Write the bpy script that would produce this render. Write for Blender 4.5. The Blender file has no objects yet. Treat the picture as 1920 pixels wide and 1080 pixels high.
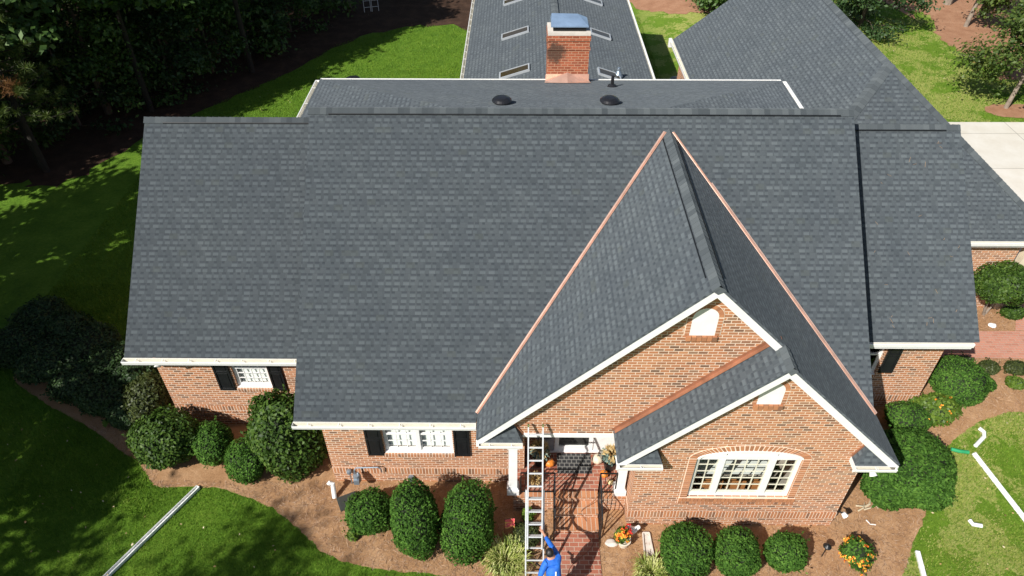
import bpy, bmesh, math, random
import numpy as np
from mathutils import Vector, Matrix
from mathutils.geometry import tessellate_polygon
random.seed(7); RNG = np.random.default_rng(7)
S = bpy.context.scene
COL = S.collection
# ------------------------------------------------------------------ camera, sky, sun, exposure
CAM = Vector((0.143, -10.951, 16.062)); FPX = 1337.9
PITCH, YAW, ROLL = math.radians(40.485), math.radians(0.626), math.radians(-0.096)
FWD = Vector((-math.sin(YAW)*math.cos(PITCH), math.cos(YAW)*math.cos(PITCH), -math.sin(PITCH)))
_r = Vector((math.cos(YAW), math.sin(YAW), 0)); _u = _r.cross(FWD)
RIGHT = _r*math.cos(ROLL)+_u*math.sin(ROLL); UP = -_r*math.sin(ROLL)+_u*math.cos(ROLL)
cd = bpy.data.cameras.new('camera'); cam = bpy.data.objects.new('camera', cd); COL.objects.link(cam)
cd.sensor_width = 36; cd.sensor_fit = 'HORIZONTAL'; cd.lens = FPX/1920*36; cd.clip_end = 2000; cd.clip_start = .1
M3 = Matrix((RIGHT, UP, -FWD)).transposed()
cam.matrix_world = Matrix.Translation(CAM) @ M3.to_4x4()
S.camera = cam
SUN_AZ, SUN_EL = math.radians(43), math.radians(41)
LDIR = Vector((math.sin(SUN_AZ)*math.cos(SUN_EL), math.cos(SUN_AZ)*math.cos(SUN_EL), -math.sin(SUN_EL)))
sl = bpy.data.lights.new('sun', 'SUN'); sl.energy = 4.4; sl.angle = math.radians(.5); sl.color = (1, .965, .91)
so = bpy.data.objects.new('sun', sl); COL.objects.link(so); so.location = (-20, -30, 40)
so.rotation_euler = LDIR.to_track_quat('-Z', 'Y').to_euler()
W = bpy.data.worlds.new('World'); S.world = W; W.use_nodes = True
wn = W.node_tree.nodes; wl = W.node_tree.links
sky = wn.new('ShaderNodeTexSky'); sky.sky_type = 'NISHITA'; sky.sun_disc = False
sky.sun_elevation = SUN_EL; sky.sun_rotation = math.pi+SUN_AZ
wl.new(sky.outputs[0], wn['Background'].inputs[0]); wn['Background'].inputs[1].default_value = .06
S.view_settings.view_transform = 'Standard'; S.view_settings.look = 'None'
S.view_settings.exposure = 0.55; S.view_settings.gamma = 1
S.cycles.max_bounces = 6; S.cycles.diffuse_bounces = 3; S.cycles.transparent_max_bounces = 12

# ------------------------------------------------------------------ helpers
def sst(x, a, b):
    t = min(1, max(0, (x-a)/(b-a))); return t*t*(3-2*t)
def gz(x, y): return .55*sst(x, 7, 11.5)*sst(y, -2.5, 3)      # the plot rises gently towards the right rear
def ray(px, py): return FWD + RIGHT*((px-960)/FPX) - UP*((py-540)/FPX)
def at_z(px, py, z):
    d = ray(px, py); return CAM + d*((z-CAM.z)/d.z)
def at_y(px, py, y):
    d = ray(px, py); return CAM + d*((y-CAM.y)/d.y)
def at_g(px, py, h=0):
    z = h
    for _ in range(8):
        p = at_z(px, py, z); z = gz(p.x, p.y)+h
    return p

class MB:
    """collects faces, gives every face metric UVs (u along the horizontal, v up the slope), builds ONE mesh object"""
    def __init__(s): s.v=[]; s.f=[]; s.m=[]
    def face(s, pts, m=0):
        i=len(s.v); s.v+= [tuple(p) for p in pts]; s.f.append(tuple(range(i,i+len(pts)))); s.m.append(m); return s
    def box(s, x0,x1,y0,y1,z0,z1, m=0, skip=''):
        a=[(x0,y0,z0),(x1,y0,z0),(x1,y1,z0),(x0,y1,z0),(x0,y0,z1),(x1,y0,z1),(x1,y1,z1),(x0,y1,z1)]
        for k,q in dict(b=(0,3,2,1),t=(4,5,6,7),f=(0,1,5,4),r=(1,2,6,5),k=(2,3,7,6),l=(3,0,4,7)).items():
            if k not in skip: s.face([a[j] for j in q], m)
        return s
    def obox(s, c, ax, ay, az, m=0):
        c=Vector(c);ax=Vector(ax);ay=Vector(ay);az=Vector(az)
        a=[c-ax-ay-az,c+ax-ay-az,c+ax+ay-az,c-ax+ay-az,c-ax-ay+az,c+ax-ay+az,c+ax+ay+az,c-ax+ay+az]
        for q in ((0,3,2,1),(4,5,6,7),(0,1,5,4),(1,2,6,5),(2,3,7,6),(3,0,4,7)): s.face([a[j] for j in q], m)
        return s
    def bar(s, p, q, w, h, up=(0,0,1), m=0):
        p=Vector(p);q=Vector(q);d=(q-p);L=d.length;d.normalize();a=d.cross(Vector(up))
        if a.length<1e-4: a=d.cross(Vector((1,0,0)))
        a.normalize();b=a.cross(d)
        return s.obox((p+q)/2, d*(L/2), a*(w/2), b*(h/2), m)
    def slab(s, poly, t, m=0, mside=None):
        """polygon (counter-clockwise seen from outside) thickened inwards by t along its normal"""
        P=[Vector(p) for p in poly]; n=Vector((0,0,0))
        for i in range(len(P)): n+= P[i].cross(P[(i+1)%len(P)])
        n.normalize(); Q=[p-n*t for p in P]; ms=m if mside is None else mside
        if len(P)>4:
            for tri in tessellate_polygon([P]):
                a=[P[i] for i in tri]
                if (a[1]-a[0]).cross(a[2]-a[0]).dot(n)<0: a.reverse()
                s.face(a,m); s.face([p-n*t for p in reversed(a)],ms)
        else: s.face(P,m); s.face(list(reversed(Q)),ms)
        for i in range(len(P)):
            j=(i+1)%len(P); s.face([P[i],Q[i],Q[j],P[j]],ms)
        return s
    def holed(s, outer, holes, t, m=0):
        """wall polygon with holes, thickened inwards, with reveals"""
        loops=[[Vector(p) for p in outer]]+[[Vector(p) for p in h] for h in holes]
        n=Vector((0,0,0)); P=loops[0]
        for i in range(len(P)): n+= P[i].cross(P[(i+1)%len(P)])
        n.normalize(); flat=[p for l in loops for p in l]
        for tri in tessellate_polygon(loops):
            a=[flat[i] for i in tri]
            if (a[1]-a[0]).cross(a[2]-a[0]).dot(n)<0: a.reverse()
            s.face(a,m); s.face([p-n*t for p in reversed(a)],m)
        for l in loops:
            for i in range(len(l)):
                j=(i+1)%len(l); s.face([l[i],l[i]-n*t,l[j]-n*t,l[j]],m)
        return s
    def tube(s, pts, r, n=8, m=0, cap=True):
        pts=[Vector(p) for p in pts]; R=r if hasattr(r,'__len__') else [r]*len(pts); rings=[]; ref=None
        for i,p in enumerate(pts):
            d=(pts[min(i+1,len(pts)-1)]-pts[max(i-1,0)]).normalized()
            if ref is None:
                ref=d.cross(Vector((0,0,1)))
                if ref.length<.05: ref=d.cross(Vector((1,0,0)))
            a=(ref-d*ref.dot(d)).normalized(); ref=a; b=d.cross(a)
            rings.append([p+(a*math.cos(2*math.pi*k/n)+b*math.sin(2*math.pi*k/n))*R[i] for k in range(n)])
        for i in range(len(rings)-1):
            for k in range(n):
                s.face([rings[i][k],rings[i][(k+1)%n],rings[i+1][(k+1)%n],rings[i+1][k]],m)
        if cap: s.face(list(reversed(rings[0])),m); s.face(rings[-1],m)
        return s
    def lathe(s, prof, c=(0,0,0), n=20, m=0, axis=None):
        c=Vector(c); prev=None
        for r,z in prof:
            ring=[c+Vector((r*math.cos(2*math.pi*k/n),r*math.sin(2*math.pi*k/n),z)) for k in range(n)]
            if prev:
                for k in range(n): s.face([prev[k],prev[(k+1)%n],ring[(k+1)%n],ring[k]],m)
            prev=ring
        return s
    def build(s, name, mats, parent=None, smooth=False, bevel=0, merge=False):
        me=bpy.data.meshes.new(name); me.from_pydata(s.v,[],s.f)
        uv=me.uv_layers.new(name='UVMap'); V=np.array(s.v); buf=np.zeros(2*sum(len(f) for f in s.f)); k=0
        for f in s.f:
            p=V[list(f)]; n=np.cross(p[1]-p[0],p[2]-p[0]); L=np.linalg.norm(n)
            n=n/L if L>1e-12 else np.array([0,0,1.])
            if abs(n[2])>.999: t=np.array([1.,0,0]); b=np.array([0,1.,0])
            else:
                t=np.array([-n[1],n[0],0]); t/=np.linalg.norm(t); b=np.cross(n,t)
            for q in p: buf[k]=q@t; buf[k+1]=q@b; k+=2
        uv.data.foreach_set('uv',buf)
        if not isinstance(mats,(list,tuple)): mats=[mats]
        for m in mats: me.materials.append(m)
        me.polygons.foreach_set('material_index',s.m)
        if smooth: me.polygons.foreach_set('use_smooth',[True]*len(me.polygons))
        if merge or bevel:
            bm=bmesh.new(); bm.from_mesh(me); bmesh.ops.remove_doubles(bm,verts=bm.verts,dist=1e-4)
            bm.to_mesh(me); bm.free()
        me.update()
        o=bpy.data.objects.new(name,me); COL.objects.link(o)
        if parent is not None:
            o.parent=parent; o.matrix_parent_inverse=parent.matrix_basis.inverted()
        if bevel:
            b=o.modifiers.new('bevel','BEVEL'); b.width=bevel; b.segments=2; b.limit_method='ANGLE'
        return o

def thing(name, label, cat, loc=(0,0,0), group=None):
    o=bpy.data.objects.new(name,None); COL.objects.link(o); o.location=loc; o.empty_display_size=.2
    o['label']=label; o['category']=cat
    if group: o['group']=group
    return o
def tag(o,label,cat,group=None):
    o['label']=label; o['category']=cat
    if group: o['group']=group
    return o
def struct(o): o['kind']='structure'; return o

# ------------------------------------------------------------------ materials
class NT:
    def __init__(s,name):
        s.mat=bpy.data.materials.new(name); s.mat.use_nodes=True; s.t=s.mat.node_tree
        s.bsdf=s.t.nodes['Principled BSDF']; s.out=s.t.nodes['Material Output']
    def n(s,typ,ins=None,**kw):
        nd=s.t.nodes.new('ShaderNode'+typ)
        for k,v in kw.items(): setattr(nd,k,v)
        for k,v in (ins or {}).items():
            if hasattr(v,'links') or isinstance(v,bpy.types.NodeSocket): s.t.links.new(v,nd.inputs[k])
            else: nd.inputs[k].default_value=v
        return nd
    def math(s,op,a,b=None,c=None,clamp=False):
        nd=s.t.nodes.new('ShaderNodeMath'); nd.operation=op; nd.use_clamp=clamp
        for i,v in enumerate((a,b,c)):
            if v is None: continue
            if isinstance(v,bpy.types.NodeSocket): s.t.links.new(v,nd.inputs[i])
            else: nd.inputs[i].default_value=v
        return nd.outputs[0]
    def mix(s,f,a,b,mode='MIX'):
        nd=s.t.nodes.new('ShaderNodeMix'); nd.data_type='RGBA'; nd.blend_type=mode
        for i,v in ((0,f),(6,a),(7,b)):
            if isinstance(v,bpy.types.NodeSocket): s.t.links.new(v,nd.inputs[i])
            else: nd.inputs[i].default_value=(v if i==0 else (*v,1) if len(v)==3 else v)
        return nd.outputs[2]
    def ramp(s,f,stops,interp='LINEAR'):
        nd=s.t.nodes.new('ShaderNodeValToRGB'); cr=nd.color_ramp; cr.interpolation=interp
        while len(cr.elements)<len(stops): cr.elements.new(.5)
        for e,(p,c) in zip(cr.elements,stops): e.position=p; e.color=(*c,1)
        s.t.links.new(f,nd.inputs[0]); return nd.outputs[0]
    def uv(s): return s.n('TexCoord').outputs['UV']
    def pos(s): return s.n('NewGeometry').outputs['Position']
    def noise(s,vec,scale,detail=4,rough=.55,dist=0):
        return s.n('TexNoise',{'Vector':vec,'Scale':scale,'Detail':detail,'Roughness':rough,'Distortion':dist}).outputs[0]
    def set(s,**kw):
        for k,v in kw.items():
            k=k.replace('_',' ')
            k={'Base Color':'Base Color'}.get(k,k)
            if isinstance(v,bpy.types.NodeSocket): s.t.links.new(v,s.bsdf.inputs[k])
            else: s.bsdf.inputs[k].default_value=(*v,1) if isinstance(v,tuple) and len(v)==3 else v
        return s.mat
    def bump(s,h,strength=.5,dist=.01):
        b=s.n('Bump',{'Height':h,'Strength':strength,'Distance':dist}); s.t.links.new(b.outputs[0],s.bsdf.inputs['Normal'])

def mat_plain(name,col,rough=.5,metal=0,var=.12,scale=6,spec=.4,bump=0):
    m=NT(name); f=m.noise(m.n('TexCoord').outputs['Object'],scale,5)
    lo=tuple(c*(1-var) for c in col); hi=tuple(min(1,c*(1+var)) for c in col)
    c=m.ramp(f,[(.3,lo),(.7,hi)])
    if bump: m.bump(m.noise(m.n('TexCoord').outputs['Object'],scale*8,4),bump,.01)
    return m.set(Base_Color=c,Roughness=rough,Metallic=metal,Specular_IOR_Level=spec)

def mat_shingle():
    m=NT('shingles'); uv=m.uv(); sp=m.n('SeparateXYZ',{0:uv}); u,v=sp.outputs[0],sp.outputs[1]
    EX=.143
    vr=m.math('DIVIDE',v,EX); row=m.math('FLOOR',vr); fv=m.math('FRACT',vr)
    wr=m.n('TexWhiteNoise',{'W':row},noise_dimensions='1D').outputs[0]
    uu=m.math('ADD',m.math('DIVIDE',u,.205),m.math('MULTIPLY',wr,9.7))
    cell=m.math('FLOOR',uu); fu=m.math('FRACT',uu)
    cv=m.n('CombineXYZ',{0:cell,1:row,2:0.0}).outputs[0]
    w1=m.n('TexWhiteNoise',{'Vector':cv},noise_dimensions='3D'); ra=w1.outputs[0]
    sc=m.n('SeparateXYZ',{0:w1.outputs[1]}); rb,rc=sc.outputs[0],sc.outputs[1]
    thr=m.math('ADD',m.math('MULTIPLY',ra,.42),.32)
    off=m.math('MULTIPLY',rb,.3)
    fo=m.math('SUBTRACT',fu,off)
    tooth=m.math('MULTIPLY',m.math('GREATER_THAN',fo,0.0),m.math('LESS_THAN',fo,thr))
    # strips: each shingle length of one metre has its own blend
    cs=m.math('FLOOR',m.math('ADD',m.math('DIVIDE',u,1.0),m.math('MULTIPLY',wr,5.3)))
    cw=m.n('TexWhiteNoise',{'Vector':m.n('CombineXYZ',{0:cs,1:row,2:3.0}).outputs[0]},noise_dimensions='3D').outputs[0]
    gap=m.ramp(rc,[(0,(.047,.057,.064)),(.5,(.060,.071,.080)),(1,(.072,.084,.092))])
    tl=m.ramp(rb,[(0,(.068,.082,.090)),(.5,(.090,.107,.116)),(1,(.115,.134,.143))])
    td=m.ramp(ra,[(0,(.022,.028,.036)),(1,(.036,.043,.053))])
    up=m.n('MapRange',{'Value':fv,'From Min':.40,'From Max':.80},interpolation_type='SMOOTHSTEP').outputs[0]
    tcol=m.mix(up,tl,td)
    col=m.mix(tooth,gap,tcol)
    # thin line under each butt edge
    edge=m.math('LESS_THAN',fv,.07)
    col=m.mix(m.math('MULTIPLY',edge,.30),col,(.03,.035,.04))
    col=m.mix(.22,col,m.ramp(cw,[(0,(.048,.057,.062)),(1,(.086,.099,.103))]))
    gr=m.noise(uv,260,2,.8)
    col=m.mix(.55,col,m.ramp(gr,[(.3,(.35,.35,.36)),(.7,(.72,.72,.72))]),'OVERLAY')
    bl=m.noise(uv,.55,5,.62)
    col=m.mix(.6,col,m.ramp(bl,[(.3,(.42,.43,.455)),(.7,(.57,.565,.545))]),'OVERLAY')
    st=m.n('Mapping',{'Vector':uv,'Scale':(2.2,.16,1)}); sk=m.noise(st.outputs[0],1.0,4,.65)      # faint run-off streaks down the slope
    col=m.mix(.45,col,m.ramp(sk,[(.35,(.44,.45,.45)),(.65,(.56,.55,.54))]),'OVERLAY')
    ms=m.math('MULTIPLY',m.math('GREATER_THAN',m.noise(cv,.37,2),.66),.35); col=m.mix(ms,col,(.075,.085,.072))
    col=m.mix(.22,col,(.070,.083,.093))
    h=m.math('ADD',m.math('MULTIPLY',m.math('SUBTRACT',1.0,fv),.7),m.math('MULTIPLY',tooth,.5))
    h=m.math('ADD',h,m.math('MULTIPLY',gr,.35))
    m.bump(h,.6,.008)
    return m.set(Base_Color=col,Roughness=.9,Specular_IOR_Level=.3,Diffuse_Roughness=.7,Sheen_Weight=.03,Sheen_Roughness=.6)

def mat_cap():
    m=NT('cap_shingles'); r=m.n('NewGeometry').outputs['Random Per Island']
    c=m.ramp(r,[(0,(.050,.060,.066)),(.4,(.068,.080,.086)),(.7,(.080,.093,.099)),(1,(.097,.111,.116))])
    g=m.noise(m.pos(),220,2,.8); c=m.mix(.4,c,m.ramp(g,[(.3,(.35,.35,.36)),(.7,(.68,.68,.68))]),'OVERLAY')
    m.bump(g,.3,.004)
    return m.set(Base_Color=c,Roughness=.9,Specular_IOR_Level=.3,Diffuse_Roughness=.7,Sheen_Weight=.03,Sheen_Roughness=.6)

def mat_brick(name,soldier=False,bw=.203,rh=.0794,mortar=.0085,stops=None,mort=(.76,.60,.47),stain=0,floor=False):
    m=NT(name); uv=m.uv()
    if soldier:
        sp=m.n('SeparateXYZ',{0:uv}); uv2=m.n('CombineXYZ',{0:sp.outputs[1],1:sp.outputs[0],2:0.0}).outputs[0]
    else: uv2=uv
    b=m.n('TexBrick',{'Vector':uv2,'Color1':(0,0,0,1),'Color2':(1,1,1,1),'Mortar':(.5,.5,.5,1),'Scale':1.0,'Mortar Size':mortar,'Mortar Smooth':.15,'Bias':0.0,'Brick Width':bw,'Row Height':rh},offset=0.0 if soldier else .5,offset_frequency=2,squash=1.0)
    stops=stops or [(0,(.17,.100,.064)),(.15,(.30,.143,.078)),(.4,(.46,.203,.096)),(.62,(.41,.172,.082)),(.85,(.51,.24,.118)),(1,(.27,.165,.103))]
    bc=m.ramp(b.outputs['Color'],stops)
    n1=m.noise(uv,38,4,.7); bc=m.mix(.5,bc,m.ramp(n1,[(.3,(.38,.38,.38)),(.7,(.64,.62,.6))]),'OVERLAY')
    mc=m.mix(m.noise(uv,9,3),tuple(c*.86 for c in mort),tuple(min(1,c*1.1) for c in mort))
    col=m.mix(b.outputs['Fac'],bc,mc)
    big=m.noise(uv,.7,4,.6); col=m.mix(.45,col,m.ramp(big,[(.3,(.43,.42,.41)),(.7,(.56,.56,.56))]),'OVERLAY')
    if stain:
        p=m.n('SeparateXYZ',{0:m.pos()})
        dx=m.math('SUBTRACT',p.outputs[0],1.22); dz=m.math('SUBTRACT',p.outputs[2],7.50)
        d=m.math('SQRT',m.math('ADD',m.math('MULTIPLY',dx,dx),m.math('MULTIPLY',dz,dz)))
        d=m.math('ADD',d,m.math('MULTIPLY',m.math('SUBTRACT',m.noise(m.pos(),5,5,.7),.5),.75))
        st=m.math('MULTIPLY',m.n('MapRange',{'Value':d,'From Min':.36,'From Max':.22}).outputs[0],.8)
        col=m.mix(st,col,(.05,.04,.03))
    h=m.math('ADD',m.math('MULTIPLY',m.math('SUBTRACT',1.0,b.outputs['Fac']),1.0),m.math('MULTIPLY',n1,.3))
    m.bump(h,.6,.006)
    return m.set(Base_Color=col,Roughness=.88,Specular_IOR_Level=.25)

def mat_leaf(name,stops,trans=.25,rough=.5,spec=.35):
    m=NT(name); g=m.n('NewGeometry'); r=g.outputs['Random Per Island']
    n=m.noise(g.outputs['Position'],2.3,3,.6)
    f=m.math('ADD',m.math('MULTIPLY',r,.7),m.math('MULTIPLY',m.math('SUBTRACT',n,.35),.9),clamp=True)
    c=m.ramp(f,stops); m.set(Base_Color=c,Roughness=rough,Specular_IOR_Level=spec)
    tr=m.n('BsdfTranslucent',{'Color':m.mix(1.0,c,(1.0,1.0,.55),'MULTIPLY')})
    mx=m.n('MixShader',{0:trans,1:m.bsdf.outputs[0],2:tr.outputs[0]})
    m.t.links.new(mx.outputs[0],m.out.inputs[0]); return m.mat

def mat_glass(name,tint=(.8,.85,.85),refl=.9):
    m=NT(name); m.t.nodes.remove(m.bsdf)
    m.mat.use_transparent_shadow=True
    try: m.mat.cycles.use_transparent_shadow=True
    except Exception: pass
    tb=m.n('BsdfTransparent',{0:(*tint,1)}); gl=m.n('BsdfGlossy',{'Color':(refl,refl,refl,1),'Roughness':.02})
    ge=m.n('NewGeometry'); dt=m.n('VectorMath',{0:ge.outputs['Incoming'],1:ge.outputs['Normal']},operation='DOT_PRODUCT').outputs['Value']
    fc=m.math('POWER',m.math('SUBTRACT',1.0,m.math('ABSOLUTE',dt),clamp=True),5.0); fc=m.math('ADD',m.math('MULTIPLY',fc,.9),.07)
    mx=m.n('MixShader',{0:fc,1:tb.outputs[0],2:gl.outputs[0]})
    m.t.links.new(mx.outputs[0],m.out.inputs[0]); return m.mat

def rx0(m,sp): return m.n('MapRange',{'Value':sp.outputs[0],'From Min':5.0,'From Max':9.0}).outputs[0]
def mat_lawn():
    m=NT('lawn_grass'); p=m.pos(); sp=m.n('SeparateXYZ',{0:p})
    a=m.noise(p,1.1,5,.65); b=m.noise(p,9,5,.7); c=m.noise(p,60,3,.7)
    lush=m.ramp(m.math('ADD',m.math('MULTIPLY',a,.5),m.math('MULTIPLY',b,.5)),[(.3,(.055,.125,.012)),(.5,(.12,.235,.020)),(.7,(.21,.33,.038))])
    dry=m.ramp(b,[(.3,(.32,.39,.06)),(.7,(.56,.50,.20))])
    lush=m.mix(m.math('MULTIPLY',rx0(m,sp),.35),lush,(.24,.36,.04))
    rx=m.n('MapRange',{'Value':sp.outputs[0],'From Min':6.0,'From Max':9.5}).outputs[0]
    dm=m.math('MULTIPLY',m.math('GREATER_THAN',m.math('ADD',m.math('MULTIPLY',m.noise(p,.75,4,.6),.7),m.math('MULTIPLY',b,.3)),.49),m.math('MULTIPLY',rx,.75))
    col=m.mix(dm,lush,dry); col=m.mix(.5,col,m.ramp(c,[(.3,(.3,.3,.3)),(.7,(.7,.7,.66))]),'OVERLAY')
    m.bump(m.math('ADD',c,b),1.0,.05)
    return m.set(Base_Color=col,Roughness=.9,Specular_IOR_Level=.15)

def mat_straw(name,c0,c1,c2):
    m=NT(name); p=m.pos()
    w=m.noise(p,3,3); vec=m.n('VectorMath',{0:p,1:m.n('CombineXYZ',{0:w,1:w,2:w}).outputs[0]},operation='ADD').outputs[0]
    def streak(ang,sc):
        mp=m.n('Mapping',{'Vector':vec,'Rotation':(0,0,ang),'Scale':(sc*.12,sc,sc*.5)}); return m.noise(mp.outputs[0],1.0,3,.6)
    s=m.math('MAXIMUM',m.math('MAXIMUM',streak(.4,90),streak(1.6,80)),streak(2.6,100))
    big=m.noise(p,1.6,4,.6)
    f=m.math('ADD',m.math('MULTIPLY',s,.75),m.math('MULTIPLY',big,.35))
    col=m.ramp(f,[(.36,c0),(.58,c1),(.78,c2)])
    m.bump(s,.9,.02)
    return m.set(Base_Color=col,Roughness=.92,Specular_IOR_Level=.15)

def mat_island(name,stops,rough=.8,spec=.2):
    m=NT(name); r=m.n('NewGeometry').outputs['Random Per Island']
    return m.set(Base_Color=m.ramp(r,stops),Roughness=rough,Specular_IOR_Level=spec)

MAT={}
MAT['shingle']=mat_shingle(); MAT['cap']=mat_cap()
MAT['brick']=mat_brick('brickwork'); MAT['soldier']=mat_brick('soldier_brick',True,bw=.31,rh=.0794)
MAT['chim']=mat_brick('chimney_brick',stain=1,bw=.203,rh=.0794,mortar=.010,mort=(.46,.26,.16),stops=[(0,(.23,.068,.036)),(.4,(.34,.095,.045)),(.7,(.38,.115,.058)),(1,(.26,.08,.045))])
MAT['paver']=mat_brick('brick_paving',bw=.22,rh=.115,mortar=.009,mort=(.46,.34,.26),stops=[(0,(.22,.075,.05)),(.4,(.33,.115,.07)),(.7,(.37,.14,.09)),(1,(.28,.13,.095))])
MAT['stair']=mat_brick('stair_soldier_brick',True,bw=.5,rh=.11,mortar=.009,mort=(.5,.38,.29))
MAT['herring']=mat_brick('path_brick',bw=.21,rh=.1,mortar=.007,mort=(.46,.33,.25),stops=[(0,(.42,.185,.125)),(.5,(.52,.235,.16)),(1,(.46,.22,.16))])
MAT['white']=mat_plain('white_paint',(.80,.79,.77),.45,var=.05)
MAT['cream']=mat_plain('gutter_inside',(.72,.68,.56),.5,var=.06,scale=3)
MAT['alu']=mat_plain('white_aluminium',(.82,.82,.80),.35,var=.04)
MAT['copper']=mat_plain('copper_sheet',(.64,.42,.33),.42,metal=.5,var=.15,scale=3)
MAT['oldcopper']=mat_plain('weathered_copper',(.36,.17,.10),.5,metal=.4,var=.25,scale=4)
MAT['black']=mat_plain('black_paint',(.012,.013,.014),.35,var=.2)
MAT['vent']=mat_plain('black_plastic',(.016,.016,.018),.3,var=.2)
MAT['lead']=mat_plain('grey_metal',(.30,.36,.42),.35,metal=.6,var=.1)
MAT['capsteel']=mat_plain('blue_grey_steel',(.30,.42,.58),.3,metal=.4,var=.12,scale=3)
MAT['ladder']=mat_plain('ladder_aluminium',(.70,.71,.72),.38,metal=.35,var=.08)
MAT['concrete']=mat_plain('concrete',(.56,.53,.47),.85,var=.10,scale=1.2,bump=.2)
def mat_drive():
    m=NT('driveway_concrete'); p=m.pos(); b=m.n('TexBrick',{'Vector':p,'Color1':(.60,.57,.50,1),'Color2':(.66,.62,.55,1),'Mortar':(.30,.28,.24,1),'Scale':1.0,'Mortar Size':.015,'Brick Width':3.2,'Row Height':3.0},offset=0.0)
    n=m.noise(p,1.3,6,.65); c=m.mix(.6,b.outputs[0],m.ramp(n,[(.3,(.40,.39,.38)),(.7,(.58,.58,.57))]),'OVERLAY'); m.bump(m.noise(p,40,3),.3,.004)
    return m.set(Base_Color=c,Roughness=.9)
MAT['drive']=mat_drive()
MAT['mortarcap']=mat_plain('chimney_crown',(.60,.55,.48),.85,var=.12,scale=5)
MAT['glass']=mat_glass('window_glass',(.93,.95,.94)); MAT['skyglass']=mat_glass('skylight_glass',(.35,.36,.3),1.0)
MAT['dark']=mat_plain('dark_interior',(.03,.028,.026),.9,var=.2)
MAT['blind']=mat_plain('window_blind',(.72,.74,.70),.7,var=.05)
MAT['leaf']=mat_leaf('boxwood_leaves',[(0,(.020,.054,.009)),(.4,(.052,.125,.019)),(.75,(.095,.205,.030)),(1,(.15,.27,.048))],.28,.7,.12)
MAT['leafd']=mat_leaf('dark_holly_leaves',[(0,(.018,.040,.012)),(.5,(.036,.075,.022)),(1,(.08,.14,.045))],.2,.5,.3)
MAT['leafo']=mat_leaf('olive_leaves',[(0,(.03,.04,.010)),(.5,(.055,.075,.018)),(1,(.10,.12,.035))],.25)
MAT['leafy']=mat_leaf('glossy_leaves',[(0,(.018,.040,.007)),(.45,(.048,.10,.015)),(.8,(.095,.165,.026)),(1,(.15,.22,.055))],.28,.5,.22)
MAT['leafl']=mat_leaf('lime_leaves',[(0,(.05,.09,.012)),(.5,(.10,.18,.02)),(1,(.2,.28,.04))],.3)
MAT['leaft']=mat_leaf('tree_leaves',[(0,(.03,.064,.014)),(.5,(.068,.135,.028)),(1,(.13,.22,.05))],.3)
MAT['leafr']=mat_leaf('autumn_tree_leaves',[(0,(.035,.065,.012)),(.5,(.075,.125,.022)),(.85,(.135,.18,.035)),(1,(.24,.18,.05))],.3)
MAT['needle']=mat_leaf('pine_needles',[(0,(.04,.07,.015)),(.5,(.085,.135,.028)),(1,(.16,.20,.045))],.2)
MAT['deadneedle']=mat_leaf('dead_needles',[(0,(.16,.07,.02)),(1,(.36,.17,.06))],.15)
MAT['lirio']=mat_leaf('striped_leaves',[(0,(.12,.19,.03)),(.4,(.30,.37,.07)),(.7,(.52,.53,.19)),(1,(.68,.66,.36))],.3)
MAT['bark']=mat_plain('bark',(.11,.085,.062),.9,var=.35,scale=4,bump=.6)
MAT['palebark']=mat_plain('pale_bark',(.26,.21,.165),.9,var=.3,scale=4,bump=.5)
MAT['darkbark']=mat_plain('dark_bark',(.03,.025,.02),.95,var=.35,scale=4,bump=.6); MAT['twig']=mat_plain('shaded_shrub_core',(.014,.022,.008),.9,var=.3)  # shrub core: shade between the leaves put into a near-black green
MAT['lawn']=mat_lawn()
MAT['mulch']=mat_straw('pine_straw_mulch',(.17,.088,.043),(.38,.213,.105),(.58,.38,.225))
MAT['forest']=mat_straw('forest_floor',(.16,.075,.042),(.34,.175,.10),(.48,.29,.18)); MAT['shaded_floor']=mat_straw('shaded_forest_floor',(.018,.011,.008),(.05,.028,.018),(.13,.075,.048))  # second floor material: shade of the left wood put into a darker colour
MAT['blade']=mat_leaf('grass_blades',[(0,(.055,.13,.010)),(.45,(.125,.25,.018)),(.8,(.20,.32,.032)),(1,(.32,.36,.09))],.3,.6,.2)
MAT['dryblade']=mat_leaf('dry_grass_blades',[(0,(.20,.30,.035)),(.5,(.38,.40,.09)),(1,(.58,.52,.24))],.3,.6,.2)
MAT['strawpiece']=mat_island('straw_needles',[(0,(.13,.07,.04)),(.5,(.34,.20,.12)),(1,(.62,.45,.32))])
MAT['orange']=mat_plain('pumpkin_skin',(.72,.22,.03),.45,var=.15)
MAT['palepump']=mat_plain('pale_pumpkin_skin',(.72,.60,.45),.5,var=.1)
MAT['flower']=mat_island('orange_petals',[(0,(.65,.09,.02)),(.4,(.78,.25,.03)),(.8,(.80,.45,.05)),(1,(.82,.6,.1))])
MAT['redflower']=mat_island('red_petals',[(0,(.5,.02,.02)),(.6,(.7,.05,.04)),(1,(.8,.2,.05))])
MAT['huskp']=mat_island('corn_husk',[(0,(.42,.28,.11)),(.6,(.6,.44,.2)),(1,(.72,.58,.32))])
MAT['sage']=mat_leaf('sage_leaves',[(0,(.10,.15,.13)),(.6,(.2,.28,.24)),(1,(.36,.44,.38))],.2)
MAT['stone']=mat_plain('pale_stone',(.58,.52,.46),.85,var=.15,scale=5,bump=.4)
MAT['pot']=mat_plain('cream_pot',(.72,.64,.52),.6,var=.1)
MAT['mat']=None
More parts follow.
